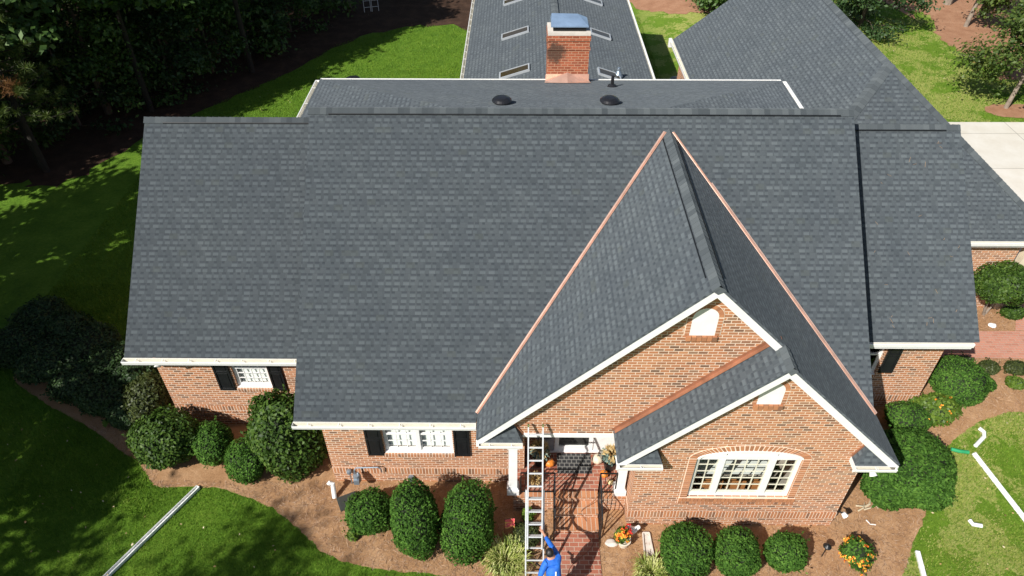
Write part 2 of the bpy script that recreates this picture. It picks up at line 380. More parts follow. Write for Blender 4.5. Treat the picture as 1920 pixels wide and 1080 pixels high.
# ------------------------------------------------------------------ ground
def grid_axis(a,b,breaks):
    out=[a]; x=a
    while x<b:
        st=.5 if -14<=x<16 else 2.0 if abs(x)<60 else 12
        x+=st; out.append(min(x,b))
    return out
gx=grid_axis(-260,260,0); gy=[-60+i*3 for i in range(18)]+[-6+.5*i for i in range(44)]+[16+2*i for i in range(23)]+[62+16*i for i in range(22)]
g=MB(); idx={}
me=bpy.data.meshes.new('lawn'); vs=[(x,y,gz(x,y)) for y in gy for x in gx]; nx=len(gx)
fs=[(j*nx+i,j*nx+i+1,(j+1)*nx+i+1,(j+1)*nx+i) for j in range(len(gy)-1) for i in range(nx-1)]
me.from_pydata(vs,[],fs); me.materials.append(MAT['lawn']); lawn=struct(bpy.data.objects.new('lawn',me)); COL.objects.link(lawn)
me.polygons.foreach_set('use_smooth',[True]*len(me.polygons))

def smooth_loop(pts,k=6):
    P=[Vector((p[0],p[1])) for p in pts]; n=len(P); out=[]
    for i in range(n):
        a,b,c,d=P[i-1],P[i],P[(i+1)%n],P[(i+2)%n]
        for j in range(k):
            t=j/k; out.append(.5*((2*b)+(c-a)*t+(2*a-5*b+4*c-d)*t*t+(3*b-a-3*c+d)*t*t*t))
    return out
def sheet(name,loop,dz,mat,jit=.0,step=.6):
    """a ground sheet with the given outline, laid dz above the terrain"""
    bm=bmesh.new(); vs=[]
    for p in loop:
        vs.append(bm.verts.new((p[0]+random.uniform(-jit,jit),p[1]+random.uniform(-jit,jit),0)))
    es=[bm.edges.new((vs[i],vs[(i+1)%len(vs)])) for i in range(len(vs))]
    bmesh.ops.triangle_fill(bm,use_beauty=True,edges=es)
    xs=[v.co.x for v in bm.verts]; ys=[v.co.y for v in bm.verts]
    for ax,lo,hi in ((0,max(min(xs),5),min(max(xs),14)),(1,max(min(ys),-4),min(max(ys),5))):
        c=lo+step
        while c<hi:
            co=[0,0,0]; co[ax]=c; no=[0,0,0]; no[ax]=1
            bmesh.ops.bisect_plane(bm,geom=bm.verts[:]+bm.edges[:]+bm.faces[:],plane_co=co,plane_no=no); c+=step
    for v in bm.verts: v.co.z=gz(v.co.x,v.co.y)+dz
    bmesh.ops.recalc_face_normals(bm,faces=bm.faces)
    for f in bm.faces:
        if f.normal.z<0: f.normal_flip()
    me=bpy.data.meshes.new(name); bm.to_mesh(me); bm.free()
    uv=me.uv_layers.new(name='UVMap')
    for l in me.loops: c=me.vertices[l.vertex_index].co; uv.data[l.index].uv=(c.x,c.y)
    me.materials.append(mat); o=bpy.data.objects.new(name,me); COL.objects.link(o); return struct(o)
def gp(pxs): return [at_g(*p).xy for p in pxs]

BED_L=gp([(30,700),(70,745),(100,765),(153,793),(200,825),(235,852),(257,863),(277,890),(293,912),(350,913),(417,917),(467,933),(517,957),(552,985),(580,1012),(604,1034),(644,1053),(697,1066),(760,1073),(840,1081)])+[Vector((.3,-3.1)),Vector((1.07,-3.4)),Vector((1.07,-1.0)),Vector((.5,.6)),Vector((-4,.8)),Vector((-5,2.5)),Vector((-9,2.6)),Vector((-11.5,5.5)),Vector((-12.6,4.2))]
BED_R=[Vector((2.1,-1.0)),Vector((2.1,-3.3))]+gp([(1400,1120),(1640,1110),(1688,1085),(1700,1060),(1708,1035),(1714,1012),(1727,985),(1740,950),(1760,890),(1770,846),(1796,819),(1832,793),(1870,780),(1915,773)])+[Vector((16.5,1.9)),Vector((18,6.6)),Vector((13,7.5)),Vector((11,3)),Vector((8.2,2.6)),Vector((7.5,0)),Vector((3,-.6))]
FOREST_L=gp([(0,345),(60,352),(140,335),(265,262),(370,212),(480,163),(560,128),(640,82),(760,52),(845,48),(892,42)])+[Vector((-1.5,48)),Vector((-2,90)),Vector((-90,90)),Vector((-90,12)),Vector((-30,9))]
FOREST_R1=gp([(1180,8),(1240,24),(1300,24),(1360,10)])+[Vector((14,50)),Vector((14,80)),Vector((-2,80)),Vector((3,44))]
FOREST_R2=gp([(1655,2),(1700,18),(1740,30),(1752,62),(1800,95),(1850,112),(1900,128),(1960,150)])+[Vector((60,28)),Vector((80,80)),Vector((15,80))]
DRIVE=[Vector((12.5,19.05)),Vector((40,19.15)),Vector((40,6.9)),Vector((17.5,6.9)),Vector((16.5,8)),Vector((12.5,8))]
L_BL=smooth_loop(BED_L); L_BR=smooth_loop(BED_R); L_FL=smooth_loop(FOREST_L); L_F1=smooth_loop(FOREST_R1); L_F2=smooth_loop(FOREST_R2)
sheet('mulch_bed',L_BL,.012,MAT['mulch'],.03); sheet('mulch_bed',L_BR,.012,MAT['mulch'],.03)
sheet('forest_floor',L_FL,.012,MAT['shaded_floor'],.25); sheet('forest_floor',L_F1,.012,MAT['forest'],.25); sheet('forest_floor',L_F2,.012,MAT['forest'],.25)
TREE_BED=[at_g(1888,205).xy+Vector((math.cos(a)*(3.0 if math.cos(a)>0 else 1.1),math.sin(a)*.7-.2)) for a in [i*math.pi/7 for i in range(14)]]
L_TB=smooth_loop(TREE_BED,3); sheet('mulch_bed',L_TB,.02,MAT['forest'],.05)
sheet('driveway',DRIVE,.03,MAT['drive'])
sheet('walkway',[Vector((1.05,-1.40)),Vector((1.05,-9)),Vector((2.15,-9)),Vector((2.15,-1.40))],.035,MAT['paver'])
P1=gp([(1760,672),(1935,674),(1935,622),(1760,622)])
sheet('brick_path',P1,.03,MAT['herring'])
P2=gp([(1903,621),(1960,621),(1960,520),(1906,545)])
sheet('brick_path',P2,.03,MAT['herring'])

# ------------------------------------------------------------------ HOUSE
HOUSE=thing('brick_house','large red brick house with dark grey shingle roof, front gables and rear skylight wing','house',(0,0,0))
zr,yr,ze,ye,xL,xR=7.863,5.544,2.803,-.287,-5.117,8.492
SM=(zr-ze)/(yr-ye)
def yof(z): return ye+(z-ze)/SM
xg,zg,yg,hw,zge=3.877,7.538,-.882,4.67,2.941
SG=(zg-zge)/hw
xs,ys,zs,hws=5.449,-1.484,6.019,3.102
YB,YS=-.62,-1.2          # big and small front gable walls
xv=xg+hw
def sh(polys,name='roof',t=.05,parent=HOUSE):
    m=MB()
    for p in polys: m.slab(p,t)
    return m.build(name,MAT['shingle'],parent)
def caps(p,q,n1,n2,parent,w=.17,step=.15,lift=.012,name='ridge_cap'):
    """overlapping folded cap shingles along p->q ; n1,n2 = downhill unit directions on each side"""
    p=Vector(p);q=Vector(q);d=(q-p);L=d.length;d.normalize();n1=Vector(n1).normalized();n2=Vector(n2).normalized()
    up=-(n1+n2); up=up.normalized() if up.length>.02 else Vector((0,0,1))
    if up.z<0: up=-up
    m=MB();k=int(L/step)
    def prof(c,h):
        out=[]
        for a in (1,.55,.2): out.append(c+n1*w*a+up*h)
        out.append(c+up*(h+.004))
        for a in (.2,.55,1): out.append(c+n2*w*a+up*h)
        return out
    for i in range(k+1):
        a=p+d*(i*step-.02); b=p+d*min(i*step+step*1.25,L)
        if (b-a).dot(d)<.03: continue
        A=prof(a,lift+.016); B=prof(b,lift+.002); A0=prof(a,lift-.012)
        if i==0: A0=[x-up*.05 if 0<j_<6 else x for j_,x in enumerate(A0)]
        i0=len(m.v); m.v+=[tuple(x) for x in A+B+A0]
        nn=len(A)
        if i==0:
            k0=len(m.v); m.v+=[tuple(x) for x in A]+[tuple(p-up*.22)]
            m.f.append(tuple(range(k0,k0+nn+1))); m.m.append(0)
        for j in range(nn-1):
            m.f.append((i0+j,i0+nn+j,i0+nn+j+1,i0+j+1)); m.m.append(0)
            m.f.append((i0+2*nn+j,i0+j,i0+j+1,i0+2*nn+j+1)); m.m.append(0)
    return m.build(name,MAT['cap'],parent)
DS=Vector((0,-1,-SM)).normalized(); DN=Vector((0,1,-SM)).normalized()
# main front plane (left and right of the front gable) + rear shallow hip
yv=yof(zge); ya=yof(zg)
SB=.287; yre=10.3; zre=zr-SB*(yre-yr); xre0,xre1=-6.12,8.36
main=sh([[(xL,ye,ze),(xg-hw-.03,ye,ze),(xg-hw,yv,zge),(xg,ya,zg),(xg,yr,zr),(xL,yr,zr)],
         [(xg,ya,zg),(8.492,yv+.05,zge+.045),(xR,yr,zr),(xg,yr,zr)]])
run=yre-yr
rear=sh([[(xre1,yre,zre),(xre0,yre,zre),(xre0+run,yr,zr),(xre1-run,yr,zr)],
         [(xre0,yre,zre),(xre0,yr,zre),(xre0+run,yr,zr)],[(xre1,yr,zre),(xre1,yre,zre),(xre1-run,yr,zr)]])
caps((xL,yr,zr),(xR,yr,zr),DS,Vector((0,1,-SB)),main,w=.17)
hv=MB(); hv.obox(((xL+.5+xR-.35)/2,yr-.13,zr-.085),((xR-xL-.85)/2,0,0),DS*.012,DS.cross(Vector((1,0,0)))*.035)
hv.build('ridge_vent',MAT['black'],main)
# wings
def wing(xa,xb,ye_,ze_,yr_,zr_,yback):
    k=(zr_-ze_)/(yr_-ye_); zb=zr_-k*(yback-yr_)
    return sh([[(xa,ye_,ze_),(xb,ye_,ze_),(xb,yr_,zr_),(xa,yr_,zr_)],[(xb,yback,zb),(xa,yback,zb),(xa,yr_,zr_),(xb,yr_,zr_)]])
LW=dict(x0=-9.66,x1=-5.0,ye=1.35,ze=3.22,yr=6.08,zr=7.325); RW=dict(x0=8.3,x1=11.70,ye=1.85,ze=3.43,yr=6.14,zr=7.155)
lw=wing(LW['x0'],LW['x1'],LW['ye'],LW['ze'],LW['yr'],LW['zr'],10.8)
rw=wing(RW['x0'],RW['x1'],RW['ye'],RW['ze'],RW['yr'],RW['zr'],10.0)
caps((LW['x0'],LW['yr'],LW['zr']),(LW['x1'],LW['yr'],LW['zr']),DS,DN,lw); caps((RW['x0']+.2,RW['yr'],RW['zr']),(RW['x1'],RW['yr'],RW['zr']),DS,DN,rw)
for r_,P_,a,b in ((lw,LW,.5,.02),(rw,RW,.25,.4)):
    v=MB(); v.obox(((P_['x0']+a+P_['x1']-b)/2,P_['yr']-.13,P_['zr']-.085),((P_['x1']-P_['x0']-a-b)/2,0,0),DS*.012,DS.cross(Vector((1,0,0)))*.033); v.build('ridge_vent',MAT['black'],r_)
# front gables
gl=sh([[(xg-hw,yg,zge),(xg,yg,zg),(xg,ya,zg),(xg-hw,yv,zge)]][:0]+[[(xg-hw,yv,zge),(xg-hw,yg,zge),(xg,yg,zg),(xg,ya,zg)]])
zxs=zg-SG*(xs-xg)
gr=sh([[(xg,ya,zg),(xg,yg,zg),(xs,yg,zxs),(xs,ys,zxs),(xv,ys,zge),(xv,yv,zge)]])
gs=sh([[(xs-hws,YB+.0,zge),(xs-hws,ys,zge),(xs,ys,zxs),(xs,YB,zxs)]])
DL=Vector((-1,0,-SG)).normalized(); DR=Vector((1,0,-SG)).normalized()
caps((xg,yg,zg),(xg,ya-.02,zg),DL,DR,gl,w=.19); caps((xs,ys,zxs),(xs,yg+.02,zxs),DL,DR,gs,w=.15)
nL=DL.cross(Vector((0,1,0)));nL=nL if nL.z>0 else -nL; nR=DR.cross(Vector((0,1,0)));nR=nR if nR.z>0 else -nR
v=MB(); v.obox((xg-.145,(yg+ya)/2+.1,zg-.145*SG-.02),DL*.012,(0,(ya-yg)/2-.32,0),nL*.035); v.build('ridge_vent',MAT['black'],gl)
v=MB(); v.obox((xg+.145,(yg+ya)/2+.1,zg-.145*SG-.02),DR*.012,(0,(ya-yg)/2-.32,0),nR*.035); v.build('ridge_vent',MAT['black'],gr)
# copper valleys: two flanges and a raised rib
nM=Vector((0,-SM,1)).normalized()
def valley(a,b,n1,n2,w,name='valley_flashing',parent=main,mt='copper'):
    a=Vector(a);b=Vector(b);d=(b-a).normalized(); m=MB()
    for n in (n1,n2):
        s_=n.cross(d).normalized()
        other=n2 if n is n1 else n1
        if s_.dot(other)<0: s_=-s_      # uphill side of this plane, away from the crease
        c=[a+n*.022,b+n*.022,b+n*.022+s_*w,a+n*.022+s_*w]
        q=[c[0],c[1],c[2],c[3]]
        nn=(q[1]-q[0]).cross(q[2]-q[0])
        if nn.dot(n)<0: q.reverse()
        m.slab(q,.012)
    m.bar(a+(n1+n2)*.02,b+(n1+n2)*.02,.015,.04,(n1+n2))
    return m.build(name,MAT[mt],parent)
valley((xg-.08,ya-.06,zg-.07),(xg-hw,yv,zge),nM,nL,.06)
valley((xg+.10,ya-.05,zg-.08),(xv-.05,yv+.03,zge+.03),nM,nR,.07)

# rake boards, soffits, fascia
def rake(a,b,ywall,w=.225,name='rake_board'):
    """board with plumb ends, so that two of them mitre at the apex"""
    a=Vector(a);b=Vector(b); m=MB(); o=Vector((0,0,-.07)); dn=Vector((0,0,-w))
    A=[a+o,b+o,b+o+dn,a+o+dn]; n=(A[1]-A[0]).cross(A[2]-A[0])
    if n.y>0: A.reverse()
    m.slab([p+Vector((0,.006,0)) for p in A],.035)
    Y=Vector((0,.045,0)); back=Vector((0,ywall-a.y,0)); q=[a+o-Vector((0,0,.07)),b+o-Vector((0,0,.07))]
    m.slab([q[0]+Y,q[1]+Y,q[1]+back,q[0]+back],.02)
    return m.build(name,MAT['white'],HOUSE)
rake((xg-hw,yg,zge),(xg,yg,zg),YB); rake((xg,yg,zg),(xs-.02,yg,zxs+.02*SG),YB)
rake((xs-hws,ys,zge),(xs,ys,zxs),YS); rake((xs,ys,zxs),(xv,ys,zge),YS)

def gutter(a,b,out,w=.13,h=.12,hang=.62,end=(1,1),name='gutter',hangers=True):
    a=Vector(a);b=Vector(b);d=(b-a);L=d.length;d.normalize();o=Vector(out).normalized();Z=Vector((0,0,1)); m=MB()
    c=(a+b)/2
    m.obox(c+o*.008-Z*h/2,d*L/2,o*.006,Z*h/2,1)                 # back
    m.obox(c+o*w*.45-Z*h,d*L/2,o*w*.42,Z*.005,1)                 # bottom
    f0=c+o*(w*.86)-Z*h; f1=c+o*w-Z*.03
    ax=(f1-f0); m.obox((f0+f1)/2,d*L/2,ax.cross(d).normalized()*.005,ax/2,0)
    m.obox(c+o*w-Z*.018,d*L/2,o*.010,Z*.014,0)                   # lip
    for e,p,s_ in ((end[0],a,1),(end[1],b,-1)):
        if e: m.obox(p+d*s_*.004+o*w/2-Z*h*.5,d*.004,o*w*.48,Z*h*.48,0)
    if hangers:
        k=max(1,int(L/hang))
        for i in range(k):
            p=a+d*((i+.5)*L/k); m.bar(p+o*.01-Z*.02,p+o*w-Z*.012,.02,.006,(0,0,1),0); m.bar(p+d*.05+o*.015-Z*.03,p+d*.06+o*w*.55-Z*.05,.008,.008,(0,0,1),0)
    m.obox(c-o*.012-Z*.11,d*L/2,o*.012,Z*.10,0)                  # fascia board behind
    return m.build(name,[MAT['alu'],MAT['cream']],HOUSE)
gutter((xL-.02,ye,ze-.03),(xg-hw-.03,ye,ze-.03),(0,-1,0))
gutter((LW['x0']-.04,LW['ye'],LW['ze']-.03),(xL+.05,LW['ye'],LW['ze']-.03),(0,-1,0))
gutter((RW['x0']+.3,RW['ye'],RW['ze']-.03),(RW['x1']-.12,RW['ye'],RW['ze']-.03),(0,-1,0),w=.05,hangers=False,name='fascia_board')
gutter((xre0,yre,zre-.02),(xre1,yre,zre-.02),(0,1,0)); gutter((xre0,yr+.5,zre-.02),(xre0,yre,zre-.02),(-1,0,0),hang=1.0); gutter((xre1,yre,zre-.02),(xre1,yr+.5,zre-.02),(1,0,0))

# walls ------------------------------------------------------------
B=MAT['brick']
def rect(x0,x1,z0,z1,y): return [(x0,y,z0),(x1,y,z0),(x1,y,z1),(x0,y,z1)]
def arch(xa,xb,z0,z1,rise,y,n=14):
    p=[(xa,y,z0),(xb,y,z0)]; c=(xa+xb)/2; hw_=(xb-xa)/2
    for i in range(n+1):
        t=math.pi*i/n; p.append((c+hw_*math.cos(t),y,z1+rise*math.sin(t)))
    return p
MWX=(-3.17,-1.45); 
MB().holed(rect(-4.62,.33,-.1,2.72,0),[rect(MWX[0],MWX[1],1.24,2.5,0)],.22).build('wall',B,HOUSE)
MB().holed(rect(-9.32,-4.62,-.1,3.3,1.85),[rect(-7.38,-6.44,1.56,2.9,1.85)],.22).build('wall',B,HOUSE)
MB().holed(rect(7.9,11.3,-.1,3.5,2.3),[rect(8.80,9.79,1.75,3.1,2.3)],.22).build('wall',B,HOUSE)
# side walls and rear bodies
bx=MB(); bx.slab([(-4.62,9.8,-.1),(-4.62,.22,-.1),(-4.62,.22,ze+.05),(-4.62,yr-.15,zr-.4),(-4.62,yr+.1,6.4),(-4.62,9.8,6.1)],.22); bx.build('wall',B,HOUSE); bx=MB()
bx.slab([(7.935,YS+.22,-.1),(7.935,9.8,-.1),(7.935,9.8,6.1),(7.935,yr+.1,6.4),(7.935,yr-.15,zr-.4),(7.935,1.0,ze+.5),(7.935,YS+.22,zge-.1)],.22); bx.build('wall',B,HOUSE)
bx=MB(); bx.slab([(-9.32,10.3,-.1),(-9.32,2.07,-.1),(-9.32,2.07,3.5),(-9.32,6.08,7.0),(-9.32,10.3,3.4)],.22); bx.box(-9.1,-4.84,10.08,10.3,-.1,3.5); bx.build('wall',B,HOUSE)
bx=MB(); bx.slab([(11.3,2.52,-.1),(11.3,9.6,-.1),(11.3,9.6,3.7),(11.3,6.14,6.85),(11.3,2.52,3.7)],.22); bx.box(8,11.08,9.38,9.6,-.1,3.6); bx.build('wall',B,HOUSE)
bx=MB(); bx.box(-5.75,7.98,9.82,10.02,-.1,6.2); bx.box(-5.75,-5.5,6.8,9.82,3,6.2); bx.box(7.76,7.98,6.8,9.82,3,6.2); bx.build('wall',B,HOUSE)
# big front gable wall over the porch, and small gable wall
MB().slab([(-.55,YB,2.86),(8.2,YB,2.86),(xg,YB,zg-.14)],.2).build('gable_wall',B,HOUSE)
WX0,WX1,WZ0,WZ1=4.19,6.58,1.22,2.74
def ztop(x): return zxs-SG*abs(x-xs)-.14
win=[(WX0,YS,WZ0),(WX1,YS,WZ0),(WX1,YS,WZ1)]+[(((WX0+WX1)/2)+(WX1-WX0)/2*math.cos(t),YS,WZ1+.30*math.sin(t)) for t in [math.pi*i/16 for i in range(1,16)]]+[(WX0,YS,WZ1)]
MB().holed([(2.87,YS,-.1),(7.935,YS,-.1),(7.935,YS,ztop(7.935)),(xs,YS,ztop(xs)),(2.87,YS,ztop(2.87))],[win],.2).build('gable_wall',B,HOUSE)
sw=MB(); sw.slab([(2.87,.5,-.1),(2.87,YS+.2,-.1),(2.87,YS+.2,3.1),(2.87,.5,3.1)],.2); sw.build('wall',B,HOUSE)
pw=MB(); pw.box(.33,2.87,.62,.82,-.1,2.9); pw.box(.11,.33,.22,.82,-.1,2.8); pw.build('wall',B,HOUSE)
# interior of the dining room and dark rooms behind the small windows
rm=MB(); rm.box(3.07,7.7,-1.0,3.6,.58,2.85,0,skip='f'); rm.build('dining_room',mat_plain('interior_plaster',(.34,.30,.25),.9),HOUSE)
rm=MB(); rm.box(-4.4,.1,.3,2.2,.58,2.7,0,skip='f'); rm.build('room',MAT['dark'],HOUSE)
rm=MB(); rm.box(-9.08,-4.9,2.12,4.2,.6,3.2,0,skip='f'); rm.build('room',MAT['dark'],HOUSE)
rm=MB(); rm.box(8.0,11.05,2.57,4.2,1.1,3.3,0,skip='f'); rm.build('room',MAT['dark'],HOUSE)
# soldier bands 12 mm proud of the walls
def band(x0,x1,y,z,h=.235,ret=0):
    m=MB(); m.box(x0-.012,x1+.012,y-.014,y+.02,z-h,z,0); return m.build('brick_band',MAT['soldier'],HOUSE)
band(-4.62,.33,0,.60); band(-9.32,-4.65,1.85,.80); band(7.97,11.3,2.3,.96); band(2.87,7.935,YS,.60)
m=MB(); m.box(2.856,2.89,YS+.025,.3,.365,.60); m.build('brick_band',MAT['soldier'],HOUSE)
# sills
def sill(x0,x1,y,z,h=.12,parent=HOUSE): 
    m=MB(); m.box(x0,x1,y-.04,y+.06,z-h,z); return m.build('sill',MAT['soldier'],parent)

def window(x0,x1,z0,z1,y,units,muntin,blind=True,rec=.07,sillw=True):
    f=MB(); d0,d1=y+rec,y+rec+.06; t=.055
    f.box(x0,x1,d0,d1,z0,z0+t); f.box(x0,x1,d0,d1,z1-t,z1); f.box(x0,x0+t,d0,d1,z0+t,z1-t); f.box(x1-t,x1,d0,d1,z0+t,z1-t)
    f.box(x0,x1,y-.01,d0-.002,z0-.0,z0+.03)                        # sloping white sub-sill
    w=(x1-x0)/units
    for u in range(1,units): f.box(x0+u*w-.045,x0+u*w+.045,d0-.03,d1+.003,z0+t,z1-t)
    win=f.build('window',MAT['white'],HOUSE)
    for u in range(units):
        a,b=x0+u*w+(.045 if u else t),x0+(u+1)*w-(.045 if u<units-1 else t)
        sa=MB(); e0,e1=y+rec+.012,y+rec+.05; zm=(z0+z1)/2+.02
        sa.box(a,b,e0,e1,z0+t,z0+t+.05); sa.box(a,b,e0-.012,e1,zm-.025,zm+.025); sa.box(a,a+.035,e0,e1,z0+t+.05,zm-.025); sa.box(b-.035,b,e0,e1,z0+t+.05,zm-.025)
        nc,nr=muntin
        for i in range(1,nc):
            x=a+(b-a)*i/nc; sa.box(x-.009,x+.009,e0+.004,e1-.01,z0+t+.05,zm-.025); sa.box(x-.009,x+.009,e0+.004,e1-.01,zm+.025,z1-t)
        for i in range(1,nr):
            z=z0+t+.05+(zm-z0-t-.07)*i/nr; sa.box(a,b,e0+.004,e1-.012,z-.009,z+.009)
            z=zm+(z1-t-zm)*i/nr; sa.box(a,b,e0+.004,e1-.012,z-.009,z+.009)
        sa.build('sash',MAT['white'],win)
        g_=MB(); g_.face([(a,e1-.006,z0+t),(b,e1-.006,z0+t),(b,e1-.006,z1-t),(a,e1-.006,z1-t)]); g_.build('pane',MAT['glass'],win)
        if blind:
            bl=MB(); n=int((z1-z0-.1)/.05)
            for i in range(n):
                zz=z0+.06+i*.05; bl.obox(((a+b)/2,y+rec+.12,zz+.02),((b-a)/2,0,0),(0,.018,.012),(0,.0012,-.0018))
            bl.box(a,b,y+rec+.145,y+rec+.15,z0+.03,z1)
            bl.build('blind',MAT['blind'],win)
    if sillw: sill(x0-.02,x1+.02,y,z0-.002,.12,win)
    return win
def shutter(x0,x1,z0,z1,y):
    m=MB(); m.box(x0,x1,y-.03,y-.002,z0,z1); t=.05
    for a,b,c,d in ((x0,x1,z0,z0+t*1.4),(x0,x1,z1-t,z1),(x0,x1,(z0+z1)/2-t*.6,(z0+z1)/2+t*.6)): m.box(a,b,y-.048,y-.03,c,d)
    for a,b in ((x0,x0+t),(x1-t,x1)): 
        m.box(a,b,y-.0485,y-.0305,z0+t*1.4,(z0+z1)/2-t*.6); m.box(a,b,y-.0485,y-.0305,(z0+z1)/2+t*.6,z1-t)
    for c,d in ((z0+t*1.4+.03,(z0+z1)/2-t*.6-.03),((z0+z1)/2+t*.6+.03,z1-t-.03)): m.box(x0+t+.025,x1-t-.025,y-.042,y-.03,c,d)
    return m.build('shutter',MAT['black'],HOUSE)
window(MWX[0],MWX[1],1.24,2.5,0,2,(3,2)); shutter(-3.60,-3.20,1.17,2.5,0); shutter(-1.42,-1.03,1.17,2.5,0)
window(-7.38,-6.44,1.56,2.9,1.85,1,(4,3)); shutter(-7.85,-7.44,1.49,2.9,1.85); shutter(-6.41,-6.05,1.49,2.9,1.85)
window(8.80,9.79,1.75,3.1,2.3,1,(1,1),blind=False); shutter(9.84,10.21,1.86,3.2,2.3)
# dining window: arched, three lights
f=MB(); y0,y1=YS+.05,YS+.13; t=.07
f.box(WX0,WX1,y0,y1,WZ0,WZ0+.10); f.box(WX0,WX0+t,y0,y1,WZ0+.1,WZ1); f.box(WX1-t,WX1,y0,y1,WZ0+.1,WZ1); f.box(WX0+t,WX1-t,y0-.015,y1,WZ1-.09,WZ1+.03)
for xa in (4.80,5.95): f.box(xa-.06,xa+.06,y0-.02,y1+.003,WZ0+.1,WZ1-.09); f.box(xa-.05,xa+.05,y0-.012,y1+.003,WZ1+.03,WZ1+.245)
c=(WX0+WX1)/2; h=(WX1-WX0)/2
for i in range(16):
    t0,t1=math.pi*i/16,math.pi*(i+1)/16
    P=[(c+h*math.cos(t0),WZ1+.30*math.sin(t0)),(c+h*math.cos(t1),WZ1+.30*math.sin(t1)),(c+(h-.06)*math.cos(t1),WZ1+.24*math.sin(t1)),(c+(h-.06)*math.cos(t0),WZ1+.24*math.sin(t0))]
    f.slab([(x,y0,z) for x,z in reversed(P)],.08)
dw=f.build('window',MAT['white'],HOUSE)
mu=MB()
for xa,xb,nc in ((WX0+t,4.74,2),(4.86,5.89,4),(6.01,WX1-t,2)):
    mu.box(xa,xb,y0+.02,y1-.02,WZ0+.1,WZ0+.15); mu.box(xa,xa+.03,y0+.02,y1-.02,WZ0+.15,WZ1-.09); mu.box(xb-.03,xb,y0+.02,y1-.02,WZ0+.15,WZ1-.09)
    for i in range(1,nc): x=xa+(xb-xa)*i/nc; mu.box(x-.011,x+.011,y0+.03,y1-.03,WZ0+.15,WZ1-.09)
    for i in range(1,5): z=WZ0+.15+(WZ1-WZ0-.24)*i/5; mu.box(xa+.03,xb-.03,y0+.033,y1-.033,z-.011,z+.011)
mu.build('muntin_grid',mat_plain('cream_muntins',(.72,.69,.55),.5),dw)
g_=MB(); g_.face([(WX0+.02,y1-.025,WZ0+.05),(WX1-.02,y1-.025,WZ0+.05),(WX1-.02,y1-.025,WZ1),(WX0+.02,y1-.025,WZ1)])
g_.face([(c+(h-.02)*math.cos(math.pi*i/16),y1-.025,WZ1+.28*math.sin(math.pi*i/16)+.001) for i in range(17)]); g_.build('pane',MAT['glass'],dw)
# brick surround of the dining window and arches of the vents (proud of the wall)
def surround(xa,xb,z0,z1,rise,y,w,pr=.02,jamb=True,name='brick_surround',parent=HOUSE,n=26):
    m=MB(); c=(xa+xb)/2; h=(xb-xa)/2
    for i in range(n):
        t0,t1=math.pi*i/n+.012,math.pi*(i+1)/n-.012
        P=[(c+h*math.cos(t0),z1+rise*math.sin(t0)),(c+(h+w)*math.cos(t0),z1+(rise+w)*math.sin(t0)),(c+(h+w)*math.cos(t1),z1+(rise+w)*math.sin(t1)),(c+h*math.cos(t1),z1+rise*math.sin(t1))]
        m.slab([(x,y-pr,z) for x,z in P],pr+.01)
    if jamb:
        k=int((z1-z0)/.0794)
        for i in range(k):
            for s_ in (-1,1):
                xx=xa-w/2 if s_<0 else xb+w/2
                m.box(xx-w/2+.004,xx+w/2-.004,y-pr,y+.01,z0+i*.0794+.009,z0+(i+1)*.0794-.009)
    o=m.build(name,mat_surround,parent)
    mm=MB(); mm.holed([(xa-w-.012,y-pr*.55,z0),(xb+w+.012,y-pr*.55,z0),(xb+w+.012,y-pr*.55,z1)]+[(c+(h+w+.012)*math.cos(math.pi*i/n),y-pr*.55,z1+(rise+w+.012)*math.sin(math.pi*i/n)) for i in range(1,n)]+[(xa-w-.012,y-pr*.55,z1)],
       [[(xa,y-pr*.55,z0+.002),(xb,y-pr*.55,z0+.002),(xb,y-pr*.55,z1)]+[(c+h*math.cos(math.pi*i/n),y-pr*.55,z1+rise*math.sin(math.pi*i/n)) for i in range(1,n)]+[(xa,y-pr*.55,z1)]],pr*.5)
    mm.build('mortar_bed',mat_mortar,o)
    return o
mat_surround=mat_island('surround_bricks',[(0,(.22,.115,.07)),(.3,(.42,.185,.09)),(.6,(.50,.225,.11)),(.8,(.38,.165,.085)),(1,(.46,.205,.105))],.88)
mat_mortar=mat_plain('mortar',(.80,.66,.52),.9,var=.1)
surround(WX0,WX1,WZ0-.01,WZ1,.30,YS,.17,.016,n=38)
m=MB(); k=int((WX1-WX0+.38)/.09)
for i in range(k):
    x=WX0-.19+(WX1-WX0+.38)*i/k; m.box(x+.005,x+(WX1-WX0+.38)/k-.005,YS-.045,YS+.04,WZ0-.13,WZ0-.015); m.box(x+.005,x+(WX1-WX0+.38)/k-.005,YS-.03,YS+.04,WZ0-.245,WZ0-.138)
m.build('brick_sill',mat_surround,HOUSE)
m=MB(); m.box(WX0-.19,WX1+.19,YS-.024,YS+.03,WZ0-.25,WZ0-.012); m.build('mortar_bed',mat_mortar,HOUSE)
def vent(xc,hw_,z0,z1,y):
    m=MB(); m.slab(arch(xc-hw_,xc+hw_,z0,z1,hw_*.95,y-.012),.02); v=m.build('gable_vent',MAT['white'],HOUSE)
    surround(xc-hw_,xc+hw_,z0-.01,z1,hw_*.95,y,.10,.016,n=13,parent=v)
    s_=MB(); n=6
    for i in range(n): s_.box(xc-hw_-.06+i*(2*hw_+.12)/n+.005,xc-hw_-.06+(i+1)*(2*hw_+.12)/n-.005,y-.06,y,z0-.125,z0-.012)
    s_.build('brick_sill',mat_surround,v)
vent(3.84,.255,6.03,6.52,YB); vent(5.35,.25,4.62,5.03,YS)
